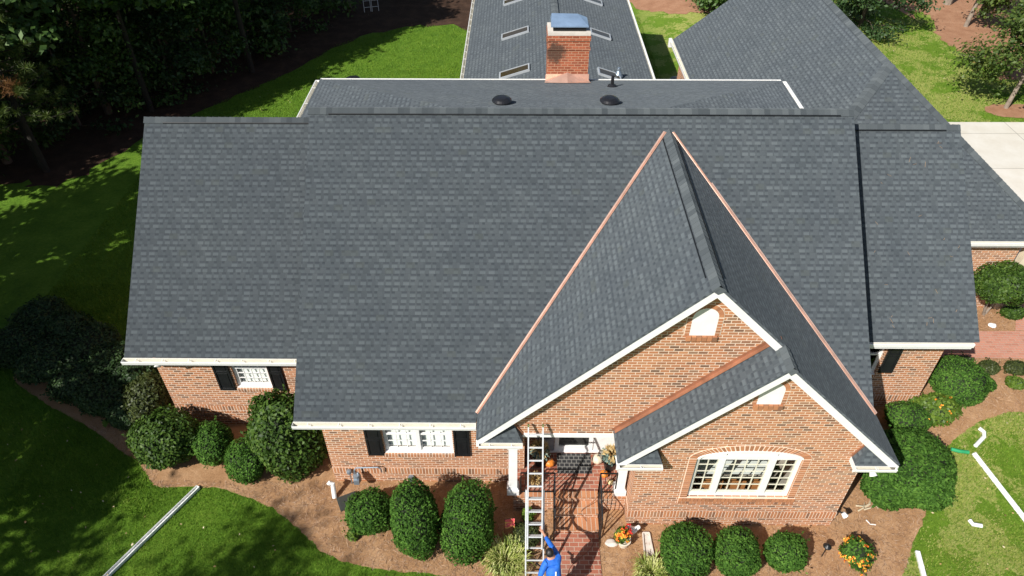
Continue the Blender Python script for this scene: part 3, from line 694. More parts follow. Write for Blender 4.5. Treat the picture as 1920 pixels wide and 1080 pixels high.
# returns (little shingled cornice ends) with gutters
def cornice(x0,x1,yw,yf,zb,zt,left):
    m=MB(); m.box(x0,x1,yf+.02,yw-.004,zb-.17,zb-.02); b=m.build('cornice_return',MAT['white'],HOUSE)
    hx=.22; r=MB(); xa,xb=(x0+.0,x1) 
    tip=(x1-hx,yw-.03,zt) if left else (x0+hx,yw-.03,zt); oth=(x0,yw-.03,zt) if left else (x1,yw-.03,zt)
    F0,F1=(x0,yf,zb),(x1,yf,zb)
    if left:
        r.face([F0,F1,tip]); r.face([F1,(x1,yw-.03,zb),tip])
    else:
        r.face([F0,F1,tip]); r.face([(x0,yw-.03,zb),F0,tip])
    r.build('roof',MAT['shingle'],b)
    fl=MB()
    if left: fl.bar((tip[0],yw-.02,zt+.02),(x1,yw-.02,zb+.03),.03,.06)
    else: fl.bar((tip[0],yw-.02,zt+.02),(x0,yw-.02,zb+.03),.03,.06)
    fl.build('flashing',MAT['oldcopper'],b)
    gutter((x0,yf,zb-.015),(x1,yf,zb-.015),(0,-1,0),w=.09,h=.1,hang=.5)
cornice(-.74,.27,YB,yg+.02,2.80,3.24,True); cornice(2.40,3.36,YS,ys+.02,2.86,3.36,True); cornice(7.60,8.50,YS,ys+.02,2.86,3.40,False)
# copper flashing where the small gable roof meets the big gable wall
fl=MB(); a=Vector((xs-hws+.02,YB-.004,zge+.03)); b=Vector((xs-.02,YB-.004,zxs+.01)); d=(b-a).normalized(); up=Vector((-d.z,0,d.x))
fl.obox((a+b)/2+up*.055,d*((b-a).length/2),Vector((0,.006,0)),up*.04); fl.obox((a+b)/2+Vector((0,-.05,.02)),d*((b-a).length/2),Vector((0,.045,0)),up*.004); fl.build('wall_flashing',MAT['oldcopper'],HOUSE)
# porch
pf=MB(); pf.box(.05,2.86,-.80,.62,-.1,.53); pf.build('porch_floor',B,HOUSE)
pt=MB(); pt.face([(.05,-.62,.6),(2.86,-.62,.6),(2.86,.62,.6),(.05,.62,.6)]); pt.box(.05,2.86,-.82,-.64,.535,.596,1); pt.box(.05,2.86,-.64,-.62,.5,.596); pt.build('porch_paving',[MAT['paver'],MAT['stair']],HOUSE)
st=MB()
for y0_,y1_,z1_ in ((-1.14,-.80,.40),(-1.46,-1.14,.20)):
    st.box(1.10,2.15,y0_,y1_,-.1,z1_-.055); st.box(1.09,2.16,y0_-.015,y1_-.002,z1_-.052,z1_,1)
st.build('steps',[B,MAT['stair']],HOUSE)
hd=MB(); hd.box(-.1,2.5,YB-.025,YB+.2,2.735,2.856); hd.build('porch_beam',MAT['white'],HOUSE)
ce=MB(); ce.box(.2,2.86,YB+.2,.62,2.66,2.70); ce.build('porch_ceiling',MAT['white'],HOUSE)
for x in (.05,2.70):
    cl=MB(); cl.box(x-.15,x+.15,-.80,-.50,.602,.80); cl.box(x-.125,x+.125,-.775,-.525,.80,.84); cl.box(x-.105,x+.105,-.755,-.545,.84,2.45); cl.box(x-.14,x+.14,-.79,-.51,2.45,2.55); cl.box(x-.18,x+.2,-.84,-.62,2.55,2.70)
    cl.build('column',MAT['white'],HOUSE,bevel=.008)
# front door with glass storm door and sidelight
dr=MB(); D0=.56
dr.box(1.12,1.23,D0,D0+.05,.62,2.62); dr.box(2.01,2.12,D0,D0+.05,.62,2.62); dr.box(1.23,2.01,D0,D0+.05,.62,.80); dr.box(1.23,2.01,D0,D0+.05,2.5,2.62)
dr.box(.6,2.75,D0-.05,D0+.06,.602,.62)
door=dr.build('door',MAT['white'],HOUSE)
m=MB(); m.face([(1.23,D0+.03,.80),(2.01,D0+.03,.80),(2.01,D0+.03,2.5),(1.23,D0+.03,2.5)]); m.build('pane',MAT['glass'],door)
m=MB(); m.box(1.2,2.05,D0+.056,D0+.06,.62,2.6); m.build('inner_door',MAT['dark'],door)
m=MB(); m.bar((1.27,D0-.03,1.55),(1.27,D0-.03,1.72),.02,.03); m.build('handle',MAT['lead'],door)
sd=MB(); sd.box(2.14,2.75,D0,D0+.05,.62,1.25); sd.box(2.14,2.22,D0,D0+.05,1.25,2.62); sd.box(2.62,2.75,D0,D0+.05,1.25,2.62); sd.build('side_light',MAT['white'],HOUSE)
m=MB(); m.box(2.22,2.62,D0+.03,D0+.04,1.25,2.62); m.build('side_light_glass',MAT['skyglass'],HOUSE)
m=MB(); m.box(.62,1.10,D0,D0+.05,.62,1.1); m.box(.62,.68,D0,D0+.05,1.1,2.62); m.box(1.03,1.10,D0,D0+.05,1.1,2.62); m.build('side_light',mat_plain('grey_panel',(.30,.30,.32),.5),HOUSE)
m=MB(); m.box(.68,1.03,D0+.03,D0+.04,1.1,2.62); m.build('side_light_glass',MAT['skyglass'],HOUSE)
# railings
def railing(segs,name='railing'):
    m=MB()
    for a,b in segs:
        a=Vector(a);b=Vector(b); Z=Vector((0,0,.86))
        m.bar(a+Z,b+Z,.035,.02); m.bar(a+Vector((0,0,.08)),b+Vector((0,0,.08)),.025,.02)
        n=max(2,int((b-a).xy.length/.11))
        for i in range(n+1):
            p=a+(b-a)*i/n; w=.03 if i in (0,n) else .014; m.bar(p+Vector((0,0,.0 if i in (0,n) else .08)),p+Z,w,w,(0,1,0))
    return m.build(name,MAT['black'],HOUSE)
railing([((.24,-.73,.6),(1.06,-.73,.6)),((1.06,-.73,.6),(1.05,-1.62,.02))]); railing([((2.17,-.73,.6),(2.58,-.73,.6)),((2.17,-.73,.6),(2.18,-1.62,.02))])
# rear skylight wing
kx,xc,zc=.32,1.68,5.18; xa,xb=-2.07,5.43; zeW=zc-kx*(xc-xa)
bw_=sh([[(xa,27.5,zeW),(xa,9.6,zeW),(xc,9.6,zc),(xc,27.5,zc)],[(xb,9.6,zeW),(xb,27.5,zeW),(xc,27.5,zc),(xc,9.6,zc)]])
caps((xc,9.8,zc),(xc,27.5,zc),(-1,0,-kx),(1,0,-kx),bw_,w=.16)
v=MB(); v.box(xc+.14,xc+.165,12,27.3,zc-.05-.03,zc-.02); v.build('ridge_vent',MAT['black'],bw_)
bx=MB(); bx.box(xa+.35,xb-.35,10.02,27.2,-.1,zeW-.1); bx.build('wall',B,HOUSE)
gutter((xa,27.5,zeW-.02),(xa,10.1,zeW-.02),(-1,0,0),hang=.75); gutter((xb,10.1,zeW-.02),(xb,27.5,zeW-.02),(1,0,0),hangers=False)
mat_frame=mat_plain('skylight_frame',(.50,.53,.55),.4,metal=.3,var=.08)
for sx,x0_,x1_,yy in ((-1,-.57,.53,(14.84,18.72,22.9)),(1,3.15,3.98,(14.75,18.8,22.95))):
    for y_ in yy:
        x0s,x1s=x0_,x1_; w=.52
        zz=lambda x: zc-kx*abs(x-xc)
        ax=Vector((x1s-x0s,0,zz(x1s)-zz(x0s)))/2; n=Vector((-ax.z,0,ax.x)).normalized(); n=n if n.z>0 else -n
        cc=Vector(((x0s+x1s)/2,y_+w/2,(zz(x0s)+zz(x1s))/2)); m=MB(); ay=Vector((0,w/2,0)); an=ax.normalized()
        for o_,a_,b_ in ((ay,ax+an*.025,Vector((0,.025,0))),(-ay,ax+an*.025,Vector((0,.025,0))),(ax,an*.025,ay-Vector((0,.027,0))),(-ax,an*.025,ay-Vector((0,.027,0)))):
            m.obox(cc+o_+n*.035,a_,b_,n*.045)
        sk=m.build('skylight',mat_frame,HOUSE)
        m=MB(); m.obox(cc+n*.062,ax-an*.03,ay-Vector((0,.03,0)),n*.004); m.build('pane',MAT['skypane'] if 'skypane' in MAT else MAT.setdefault('skypane',NT('skylight_pane').set(Base_Color=(.05,.036,.016),Roughness=.06,Specular_IOR_Level=.5)),sk)
# garage wing
zG,yG,xG,sG=7.0,10.54,11.65,.80; zeG=3.44; rG=(zG-zeG)/sG; gx0,gx1=xG-rG,xG+rG; gyf=yG-rG; gyb=21.5
ga=sh([[(gx0,gyb,zeG),(gx0,gyf,zeG),(xG,yG,zG),(xG,gyb,zG)],[(gx0,gyf,zeG),(gx1,gyf,zeG),(xG,yG,zG)],[(gx1,gyf,zeG),(gx1,gyb,zeG),(xG,gyb,zG),(xG,yG,zG)]])
caps((xG,yG,zG),(xG,gyb,zG),(-1,0,-sG),(1,0,-sG),ga,w=.2)
dh=Vector((-1,-1,-sG)).normalized()
def hipcap(a,b,na,nb):
    d=(Vector(b)-Vector(a)).normalized(); out=[]
    for n in (na,nb):
        s_=Vector(n).normalized().cross(d).normalized(); s_=s_ if s_.z<0 else -s_; out.append(s_)
    return caps(a,b,out[0],out[1],ga,w=.2)
nl=Vector((-sG,0,1));nf=Vector((0,-sG,1));nr_=Vector((sG,0,1))
hipcap((gx0,gyf,zeG),(xG,yG,zG),nl,nf); hipcap((gx1,gyf,zeG),(xG,yG,zG),nr_,nf)
gutter((gx0,gyb,zeG-.02),(gx0,11,zeG-.02),(-1,0,0),w=.14,hang=1.2); gutter((11.0,gyf,zeG-.02),(gx1,gyf,zeG-.02),(0,-1,0),w=.07,hangers=False)
m=MB(); m.box(gx0-.16,gx0-.02,gyb-.05,gyb+.12,zeG-.35,zeG+.02); m.build('rake_board',MAT['white'],HOUSE)
bx=MB(); bx.box(gx0+.4,15.32,gyf+.28,gyb-.3,-.1,zeG-.12); bx.box(15.32,gx1-.4,9.5,gyb-.3,-.1,zeG-.12); bx.slab([(gx1-.4,gyb-.3,zeG-.2),(gx0+.4,gyb-.3,zeG-.2),(xG,gyb-.3,zG-.25)],.2); bx.build('wall',B,HOUSE)
m=MB(); m.box(15.34,gx1-.3,gyf+.05,9.4,zeG-.16,zeG-.13); m.box(gx1-.6,gx1-.35,gyf+.2,gyf+.45,0,zeG-.16); m.build('soffit',mat_plain('tan_soffit',(.66,.56,.42),.6),HOUSE)
# chimney
ch=MB(); ch.box(1.0,2.25,10.0,10.85,6.2,8.02); ch.box(.975,2.275,9.975,10.875,7.58,7.66); ch.box(.975,2.275,9.975,10.875,7.86,8.0); chim=ch.build('chimney',MAT['chim'],HOUSE)
m=MB(); m.box(.99,2.26,9.99,10.86,8.021,8.10); m.build('crown',MAT['mortarcap'],chim)
m=MB(); m.box(1.15,2.12,10.14,10.74,8.10,8.245); m.build('flue_screen',MAT['black'],chim)
m=MB(); Zc=8.27
C=[(1.08,10.06,Zc),(2.19,10.06,Zc),(2.19,10.82,Zc),(1.08,10.82,Zc)]; R0,R1=(1.11,10.74,Zc+.15),(1.9,10.78,Zc+.12)
m.box(1.08,2.19,10.06,10.82,Zc-.03,Zc); m.face([C[0],C[1],R0]); m.face([C[1],R1,R0]); m.face([C[1],C[2],R1]); m.face([C[2],C[3],R0,R1]); m.face([C[3],C[0],R0]); m.build('chimney_cap',MAT['capsteel'],chim)
zb=lambda y: zr-SB*(y-yr)
m=MB(); A=(.92,9.66,zb(9.66)+.02); D=(2.33,9.66,zb(9.66)+.02); E=(1.62,9.62,zb(9.62)+.02); Wl,Wr,Wt=(.95,10.0,zb(10)+.05),(2.3,10.0,zb(10)+.05),(1.62,10.0,zb(10)+.30)
m.face([A,E,Wt,Wl]); m.face([E,D,Wr,Wt]); m.box(.96,2.29,9.985,9.998,zb(10),zb(10)+.25)
m.build('chimney_saddle',MAT['copper'],HOUSE)
# roof vents and pipes
for x_,y_ in ((-.30,6.30),(2.50,6.33)):
    z0_=zb(y_); m=MB(); m.lathe([(.0,.24),(.13,.235),(.21,.205),(.255,.16),(.26,.14),(.22,.12),(.18,.12)],(x_,y_,z0_-.05),24); m.lathe([(.19,.16),(.19,-.02),(.27,-.03),(.27,-.06)],(x_,y_,z0_-.02),24)
    m.build('roof_vent',MAT['vent'],HOUSE,smooth=True)
m=MB(); m.lathe([(.14,.0),(.13,.05),(.05,.09),(.045,.34),(.03,.35),(.0,.35)],(2.9,9.05,zb(9.05)+.0),14); m.build('vent_pipe',MAT['vent'],HOUSE,smooth=True)
m=MB(); m.lathe([(.18,.0),(.16,.05),(.07,.22),(.06,.34),(.0,.34)],(3.95,15.2,zc-kx*(3.95-xc)),14); m.build('vent_pipe',MAT['lead'],HOUSE,smooth=True)
rgn=random.Random(3); m=MB(); kR=(RW['zr']-RW['ze'])/(RW['yr']-RW['ye'])
for i in range(26):
    x=rgn.uniform(RW['x0']+.4,RW['x1']-.2); y=rgn.uniform(RW['ye']+.2,RW['yr']-.3); z=RW['ze']+kR*(y-RW['ye'])+.012; a=rgn.uniform(0,6.28); l=rgn.uniform(.04,.12)
    dx,dy=math.cos(a)*l,math.sin(a)*l; m.bar((x,y,z),(x+dx,y+dy,z+kR*dy),.007,.004)
nd=m.build('pine_needles',mat_plain('fallen_needles',(.30,.20,.12),.8)); nd['kind']='stuff'; tag(nd,'few tan pine needles fallen on the right wing roof','pine needles')
# floodlights under the eave corners
for p in (Vector((-8.95,1.45,3.03)),Vector((8.05,-1.42,2.72))):
    m=MB(); m.tube([p,p+Vector((0,0,-.08))],.03); m.tube([p+Vector((0,0,-.08)),p+Vector((.02,-.10,-.15))],[.05,.085],12); m.build('floodlight',MAT['white'],HOUSE)
m=MB(); p=Vector((7.99,-1.18,.62)); m.tube([p,p+Vector((.08,-.05,.0))],.02); m.tube([p+Vector((.08,-.05,.02)),p+Vector((.14,-.12,-.04))],[.05,.075],12,1); m.build('floodlight',[MAT['black'],MAT['white']],HOUSE)

# ------------------------------------------------------------------ vegetation
def unit(v): return v/np.maximum(np.linalg.norm(v,axis=-1,keepdims=True),1e-9)
def leaf_mesh(name,C,N,size,mat,parent=None,aspect=.5,rng=RNG,L=None,core=None,extra_mats=(),curl=.25):
    """one mesh of many four-cornered leaves: centres C, facing N; L = optional long direction"""
    n=len(C); N=unit(N)
    if L is None: L=rng.normal(size=(n,3))
    L=unit(L-N*(L*N).sum(1,keepdims=True)); Bt=np.cross(N,L)
    s=np.asarray(size); s=(np.full(n,s) if s.ndim==0 else s)[:,None]
    v=np.empty((n,4,3)); v[:,0]=C-L*s; v[:,1]=C+Bt*s*aspect-N*s*curl*.3; v[:,2]=C+L*s-N*s*curl; v[:,3]=C-Bt*s*aspect-N*s*curl*.3
    V=v.reshape(-1,3); F=np.arange(4*n).reshape(-1,4); mi=np.zeros(n,int)
    me=bpy.data.meshes.new(name)
    if core is not None:
        cv,cf=core; off=len(V); V=np.vstack([V,cv])
    nv=len(V); loops=F.ravel(); starts=np.arange(n)*4; tot=np.full(n,4)
    if core is not None:
        cfl=np.array([i for f in cf for i in f])+off; cl=np.array([len(f) for f in cf]); cs=len(loops)+np.concatenate([[0],np.cumsum(cl)[:-1]])
        loops=np.concatenate([loops,cfl]); starts=np.concatenate([starts,cs]); tot=np.concatenate([tot,cl]); mi=np.concatenate([mi,np.ones(len(cl),int)])
    me.vertices.add(nv); me.vertices.foreach_set('co',V.ravel().astype(np.float32))
    me.loops.add(len(loops)); me.loops.foreach_set('vertex_index',loops.astype(np.int32))
    me.polygons.add(len(starts)); me.polygons.foreach_set('loop_start',starts.astype(np.int32)); me.polygons.foreach_set('loop_total',tot.astype(np.int32))
    me.materials.append(mat)
    for m in extra_mats: me.materials.append(m)
    me.polygons.foreach_set('material_index',mi.astype(np.int32)); me.update(calc_edges=True)
    o=bpy.data.objects.new(name,me); COL.objects.link(o)
    if parent is not None: o.parent=parent
    return o
def ico(sub=2):
    bm=bmesh.new(); bmesh.ops.create_icosphere(bm,subdivisions=sub,radius=1)
    v=np.array([x.co for x in bm.verts]); f=[[x.index for x in fc.verts] for fc in bm.faces]; bm.free(); return v,f
ICO=ico(3)
def lumps(D,seed,amp,freq=2.2):
    r=np.random.default_rng(seed); out=np.zeros(len(D))
    for k in range(7):
        w=unit(r.normal(size=3)); out+=np.sin(D@w*freq*(1+.5*k)+r.uniform(0,6.28))/(1+.5*k)
    return 1+amp*out*.5
def shrub(px,py,r,h=None,n=4200,leaf=.032,mat='leaf',label='',cat='shrub',name='round_shrub',group=None,amp=.135,p=2.4,seed=None,loose=.085,z0=0,stem=True,flowers=None,up=.35,asp=.55,zc=None,base=None):
    """px,py = where the middle of the bush stands; r = (rx,ry,rz) half-sizes in metres"""
    rx,ry,rz=r; seed=seed if seed is not None else int(px*7+py); rng=np.random.default_rng(seed)
    c=at_g(px,py,rz*.9+z0) if base is None else Vector((*base,0)); gx_,gy_=c.x,c.y; gz_=gz(gx_,gy_)
    t=thing(name,label,cat,(gx_,gy_,gz_),group)
    D=unit(rng.normal(size=(n,3))); D=D[D[:,2]>-.86]; n=len(D)
    def rad(D): return (np.abs(D[:,0])**p+np.abs(D[:,1])**p+np.abs(D[:,2])**p)**(-1/p)*lumps(D,seed,amp)
    k=rad(D)*(1-np.abs(rng.normal(0,loose,n))+loose*.6*rng.random(n))
    R=np.array([rx,ry,rz]); C=D*k[:,None]*R; C[:,2]+=rz*.95+z0
    N=unit(D/R)+rng.normal(0,.55,(n,3))+np.array([0,0,up])
    C[:,2]=np.maximum(C[:,2],.02)
    cv=ICO[0]; cvv=cv*(rad(cv)*.86)[:,None]*R; cvv[:,2]=np.maximum(cvv[:,2]+rz*.95+z0,.0)
    ns=max(5,n//330); Sd=unit(rng.normal(size=(ns,3))+np.array([0,0,.5])); kb=rad(Sd); q=7
    tt=np.tile(np.linspace(.0,1,q),ns); Ds=np.repeat(Sd,q,0); Ls=np.repeat(rng.uniform(.05,.17,ns),q)*(1 if amp<.3 else 1.3)
    Cs=Ds*np.repeat(kb,q)[:,None]*R; Cs[:,2]+=rz*.95+z0; Cs=Cs+unit(Ds/R+np.array([0,0,.5]))*(tt*Ls)[:,None]+rng.normal(0,.012,(ns*q,3)); Cs[:,2]=np.maximum(Cs[:,2],.03)
    C=np.vstack([C,Cs]); N=np.vstack([N,rng.normal(0,1,(ns*q,3))+Ds]); n=len(C)
    sz=leaf*rng.uniform(.7,1.35,n)
    f=leaf_mesh('foliage',C,N,sz,MAT[mat],t,asp,rng,core=(cvv,ICO[1]),extra_mats=(MAT['twig'],))
    if stem:
        m=MB()
        for a in range(4):
            an=a*1.6+seed; m.tube([(.05*math.cos(an),.05*math.sin(an),-.05),(rx*.25*math.cos(an),ry*.25*math.sin(an),z0+rz*.5)],[.018,.012],6)
        o=m.build('stem',MAT['bark']); o.parent=t
    if flowers:
        mt,nf,fs=flowers; i=rng.choice(len(D),nf); Df=unit(C[i]-np.array([0,0,rz])); 
        Cf=np.repeat(C[i]+unit(D[i])*.02,5,axis=0)+rng.normal(0,fs*.35,(nf*5,3)); leaf_mesh('flowers',Cf,np.repeat(D[i],5,axis=0)+np.array([0,0,.6])+rng.normal(0,.4,(nf*5,3)),fs*.55,MAT[mt],t,.8,rng)
    return t
# clipped shrubs along the front wall
shrub(690,962,(.55,.55,.56),n=5200,label='smallest and roundest of the three clipped shrubs left of the ladder, beside the gas meter',group='clipped shrubs left of the steps')
shrub(777,976,(.55,.80,.84),n=8200,label='tall barrel-shaped clipped shrub, middle one of the three left of the ladder',group='clipped shrubs left of the steps',p=2.7)
shrub(878,978,(.66,.78,.86),n=9000,label='broadest tall clipped shrub, nearest to the ladder and the front steps',group='clipped shrubs left of the steps',p=2.7)
shrub(1283,1034,(.57,.57,.52),n=6400,label='largest ball shrub under the dining window, beside the stone splash block',group='ball shrubs under the dining window',p=2.5)
shrub(1382,1040,(.53,.53,.50),n=6000,label='middle ball shrub of the three under the dining window',group='ball shrubs under the dining window',p=2.5)
shrub(1473,1036,(.44,.44,.44),n=4600,label='smallest ball shrub under the dining window, beside the path light',group='ball shrubs under the dining window',p=2.4)
# left corner bed
shrub(402,832,(.48,.48,.58),n=4600,label='dark round clipped shrub below the left wing window',group='bushes by the left wing')
shrub(462,868,(.50,.50,.56),n=4600,mat='leaf',label='clipped shrub with olive tint in front of the tall holly',group='bushes by the left wing',seed=11)
shrub(537,812,(.98,.80,1.25),n=9000,leaf=.055,mat='leafy',label='tall glossy holly bush between the left wing window and the main eave',name='holly_bush',cat='bush',amp=.22,loose=.12,p=2.1)
shrub(312,826,(.80,.70,.75),n=7500,leaf=.05,mat='leafy',label='leafy green bush at the tip of the left mulch bed, half in sun',name='leafy_bush',cat='bush',amp=.18,loose=.12,p=2.2)
shrub(285,745,(.62,.75,.75),n=5200,leaf=.045,mat='leafo',label='olive-brown bush in shade at the left wing brick corner',name='olive_bush',cat='bush',amp=.2,loose=.14,p=2.0)
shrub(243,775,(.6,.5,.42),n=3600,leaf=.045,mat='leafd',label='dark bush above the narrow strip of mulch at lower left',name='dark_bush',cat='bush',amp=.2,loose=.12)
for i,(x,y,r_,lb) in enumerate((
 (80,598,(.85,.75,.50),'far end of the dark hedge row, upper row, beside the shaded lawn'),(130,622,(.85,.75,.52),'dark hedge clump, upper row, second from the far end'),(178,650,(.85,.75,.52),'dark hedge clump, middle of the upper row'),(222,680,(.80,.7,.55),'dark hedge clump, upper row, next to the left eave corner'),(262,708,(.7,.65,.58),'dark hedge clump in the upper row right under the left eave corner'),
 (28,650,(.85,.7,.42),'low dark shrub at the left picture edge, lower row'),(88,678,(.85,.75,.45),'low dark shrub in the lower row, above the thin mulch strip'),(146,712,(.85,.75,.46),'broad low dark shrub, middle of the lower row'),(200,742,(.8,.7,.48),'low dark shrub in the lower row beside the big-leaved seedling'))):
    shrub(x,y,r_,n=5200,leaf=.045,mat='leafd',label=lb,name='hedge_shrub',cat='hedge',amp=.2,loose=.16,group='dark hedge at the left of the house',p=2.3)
# right side
shrub(1797,716,(.72,.72,.62),n=7200,label='big rounded clipped hedge ball below the right wing corner',group=None,name='round_shrub',p=2.3)
shrub(1752,765,(.55,.45,.36),n=3200,leaf=.05,mat='leafl',label='yellow-green lantana with orange blooms below the right wing corner',name='lantana_bush',cat='flowering bush',amp=.2,loose=.16,flowers=('flower',40,.05))
shrub(1702,783,(.55,.42,.40),n=3600,label='low clipped hedge between the gable roof and the lantana',name='hedge_shrub',cat='hedge',leaf=.03)
shrub(1703,872,(1.02,.95,.74),n=13500,leaf=.042,label='large spreading hedge beside the right corner of the dining room',name='hedge_shrub',cat='hedge',amp=.10,p=2.6,mat='leaf')
shrub(1700,912,(.55,.5,.5),n=4800,leaf=.042,label='middle of the large hedge front, between its wall piece and lawn end',name='hedge_shrub',cat='hedge',mat='leaf',seed=21)
shrub(1660,915,(.50,.5,.5),n=4600,leaf=.042,label='hedge piece against the dining room right wall above the driftwood',name='hedge_shrub',cat='hedge',mat='leaf',seed=5)
shrub(1735,912,(.55,.6,.55),n=5200,leaf=.042,label='lower end of the large hedge bordering the right lawn',name='hedge_shrub',cat='hedge',mat='leaf',seed=9)
shrub(1855,690,(.28,.24,.16),n=1500,mat='leafo',label='small olive mound plant left of its twin below the brick path',name='mound_plant',cat='plant',group='mound plants below the brick path')
shrub(1906,690,(.29,.24,.17),n=1500,mat='leafo',label='small olive mound plant at the right picture edge below the brick path',name='mound_plant',cat='plant',group='mound plants below the brick path')
shrub(1905,718,(.24,.22,.15),n=1300,mat='leafl',label='bright lime mound plant near the right picture edge',name='mound_plant',cat='plant',group='mound plants below the brick path')
shrub(1849,720,(.22,.22,.16),n=1200,mat='leaf',label='small green mound tucked against the big rounded hedge ball',name='mound_plant',cat='plant',group='mound plants below the brick path')
shrub(1803,676,(.34,.14,.14),n=700,mat='leafo',label='thin sprigs in the eave shadow above the big hedge ball',name='mound_plant',cat='plant',loose=.3)
shrub(1900,586,(.34,.24,.2),n=1400,leaf=.045,mat='leafy',label='low leafy plant in front of the camellia by the brick path',name='mound_plant',cat='plant',loose=.14)
shrub(1605,1037,(.34,.34,.30),n=1500,leaf=.04,mat='leaf',label='round plant covered in orange blooms in the right mulch bed',name='lantana_bush',cat='flowering bush',amp=.25,loose=.25,flowers=('flower',95,.05),p=2)
shrub(662,1003,(.14,.12,.14),n=420,leaf=.035,mat='leafl',label='yellow-green sprig at the foot of the roundest clipped shrub',name='sprig',cat='plant',loose=.2)
shrub(987,1004,(.30,.32,.20),n=1500,mat='leafo',label='low olive shrub seen between the ladder rungs',name='small_shrub',cat='shrub')
shrub(990,966,(.14,.14,.22),n=700,mat='leafl',label='little upright green shrub seen between the upper ladder rungs',name='small_shrub',cat='shrub')
# camellia on a short trunk
t=shrub(1880,530,(.80,.72,.62),n=9500,leaf=.046,mat='leafy',label='glossy camellia on a pale trunk in front of the right rear wall',name='camellia',cat='small tree',amp=.2,loose=.14,z0=.75,stem=False)
m=MB(); m.tube([(-.05,-.05,-.05),(-.22,-.12,.5),(-.1,0,1.0)],[.05,.04,.03],8); m.tube([(0,0,-.05),(.15,.05,.5),(.25,.1,1.0)],[.045,.035,.025],8); o=m.build('trunk',MAT['palebark']); o.parent=t
# strap-leaved clumps
def strap(px,py,r,n,label,mat='lirio',L=.42,name='striped_grass_clump',group=None,seed=1,dens=1):
    rng=np.random.default_rng(seed); c=at_g(px,py,.12); t=thing(name,label,'ornamental grass',(c.x,c.y,gz(c.x,c.y)),group)
    V=[];F=[]
    for i in range(n):
        a=rng.uniform(0,6.283); q=r*math.sqrt(rng.random())*.75; b=np.array([q*math.cos(a),q*math.sin(a),0]); a2=a+rng.normal(0,.8); l=L*rng.uniform(.6,1.25)
        d=np.array([math.cos(a2),math.sin(a2),0]); sd=np.array([-d[1],d[0],0])*.009*rng.uniform(.7,1.4); lean=rng.uniform(.25,.95)
        pr=[b, b+d*l*.25*lean+np.array([0,0,l*.5]), b+d*l*.62*lean+np.array([0,0,l*.72]), b+d*l*lean+np.array([0,0,l*(.72-.35*lean)])]
        i0=len(V)
        for k,p_ in enumerate(pr):
            w=(1,1,.8,.12)[k]; V+= [tuple(p_-sd*w),tuple(p_+sd*w)]
        for k in range(3): F.append((i0+2*k,i0+2*k+1,i0+2*k+3,i0+2*k+2))
    me=bpy.data.meshes.new('leaves'); me.from_pydata(V,[],F); me.materials.append(MAT[mat]); o=bpy.data.objects.new('leaves',me); COL.objects.link(o); o.parent=t
    return t
strap(950,1050,.52,900,'striped yellow-green grass clump at the foot of the ladder',group='striped grass clumps',seed=3)
strap(1222,1072,.36,520,'striped grass clump right of the walkway beside the stone splash block',group='striped grass clumps',seed=4,L=.36)
# big-leaved seedling at the left bed edge
t=thing('seedling','bright big-leaved seedling at the edge of the left mulch strip','plant',at_g(203,800)); rng=np.random.default_rng(2)
leaf_mesh('leaves',np.array([[-.05,0,.2],[.06,.03,.22],[0,-.06,.17]]),np.array([[-.3,-.3,1],[.3,-.2,1],[0,-.5,1.]]),.10,MAT['leafl'],t,.8,rng)

# ------------------------------------------------------------------ trees
def tree(x,y,h,crown,label,name='leafy_tree',cat='tree',group=None,mat='leaft',n=5000,leaf=.12,seed=0,trunk=.16,low=.2,bark='bark',gaps=.3,lean=(0,0),asp=.55,spread=1.0,droop=.3,dens=None):
    rng=np.random.default_rng(seed+100); t=thing(name,label,cat,(x,y,gz(x,y)),group)
    m=MB(); top=np.array([lean[0],lean[1],h*.86]); m.tube([(0,0,-.1),(lean[0]*.2,lean[1]*.2,h*.22),(lean[0]*.55+.1,lean[1]*.55,h*.55),tuple(top)],[trunk*1.25,trunk,trunk*.65,trunk*.2],10)
    cl=[]; nb=16
    for i in range(nb):
        f=low+(1-low)*((i+.5)/nb)**.9; a=i*2.4+rng.uniform(-.5,.5); z=h*f
        R=crown*spread*(1.0-.55*max(0,(f-.45)/.55))*rng.uniform(.55,1.0)*(.72+.28*min(1,(f-low)/.2+.3))
        s0=np.array([lean[0]*f,lean[1]*f,z-h*.10]); e=s0+np.array([math.cos(a)*R,math.sin(a)*R,h*.09*rng.uniform(-.4,1.2)])
        mid=(s0+e)/2+np.array([0,0,.25]); m.tube([tuple(s0),tuple(mid),tuple(e)],[trunk*.38*(1-f*.6),trunk*.22*(1-f*.5),.012],6)
        for k in range(5):
            u=rng.uniform(.35,1.05); c=s0+(e-s0)*u+rng.normal(0,.22*crown*.5,3)*np.array([1,1,.6]); cl.append((c,crown*rng.uniform(.20,.36)))
    cl.append((top+np.array([0,0,h*.04]),crown*.35))
    o=m.build('trunk',MAT[bark]); o.parent=t
    k=len(cl); per=np.array([c[1]**2 for c in cl]); per=(per/per.sum()*n).astype(int); Cs=[];Ns=[]
    for (c,r),q in zip(cl,per):
        D=unit(rng.normal(size=(q,3))); rr=r*rng.random((q,1))**.45*(1+.3*rng.normal(size=(q,1))); P=c+D*rr*np.array([1,1,.62]); Cs.append(P); Ns.append(D*.6+np.array([0,0,.7])+rng.normal(0,.5,(q,3)))
    C=np.vstack(Cs);N=np.vstack(Ns); keep=C[:,2]>.15; C,N=C[keep],N[keep]
    leaf_mesh('crown',C,N,leaf*rng.uniform(.6,1.3,len(C)),MAT[mat],t,asp,rng)
    return t
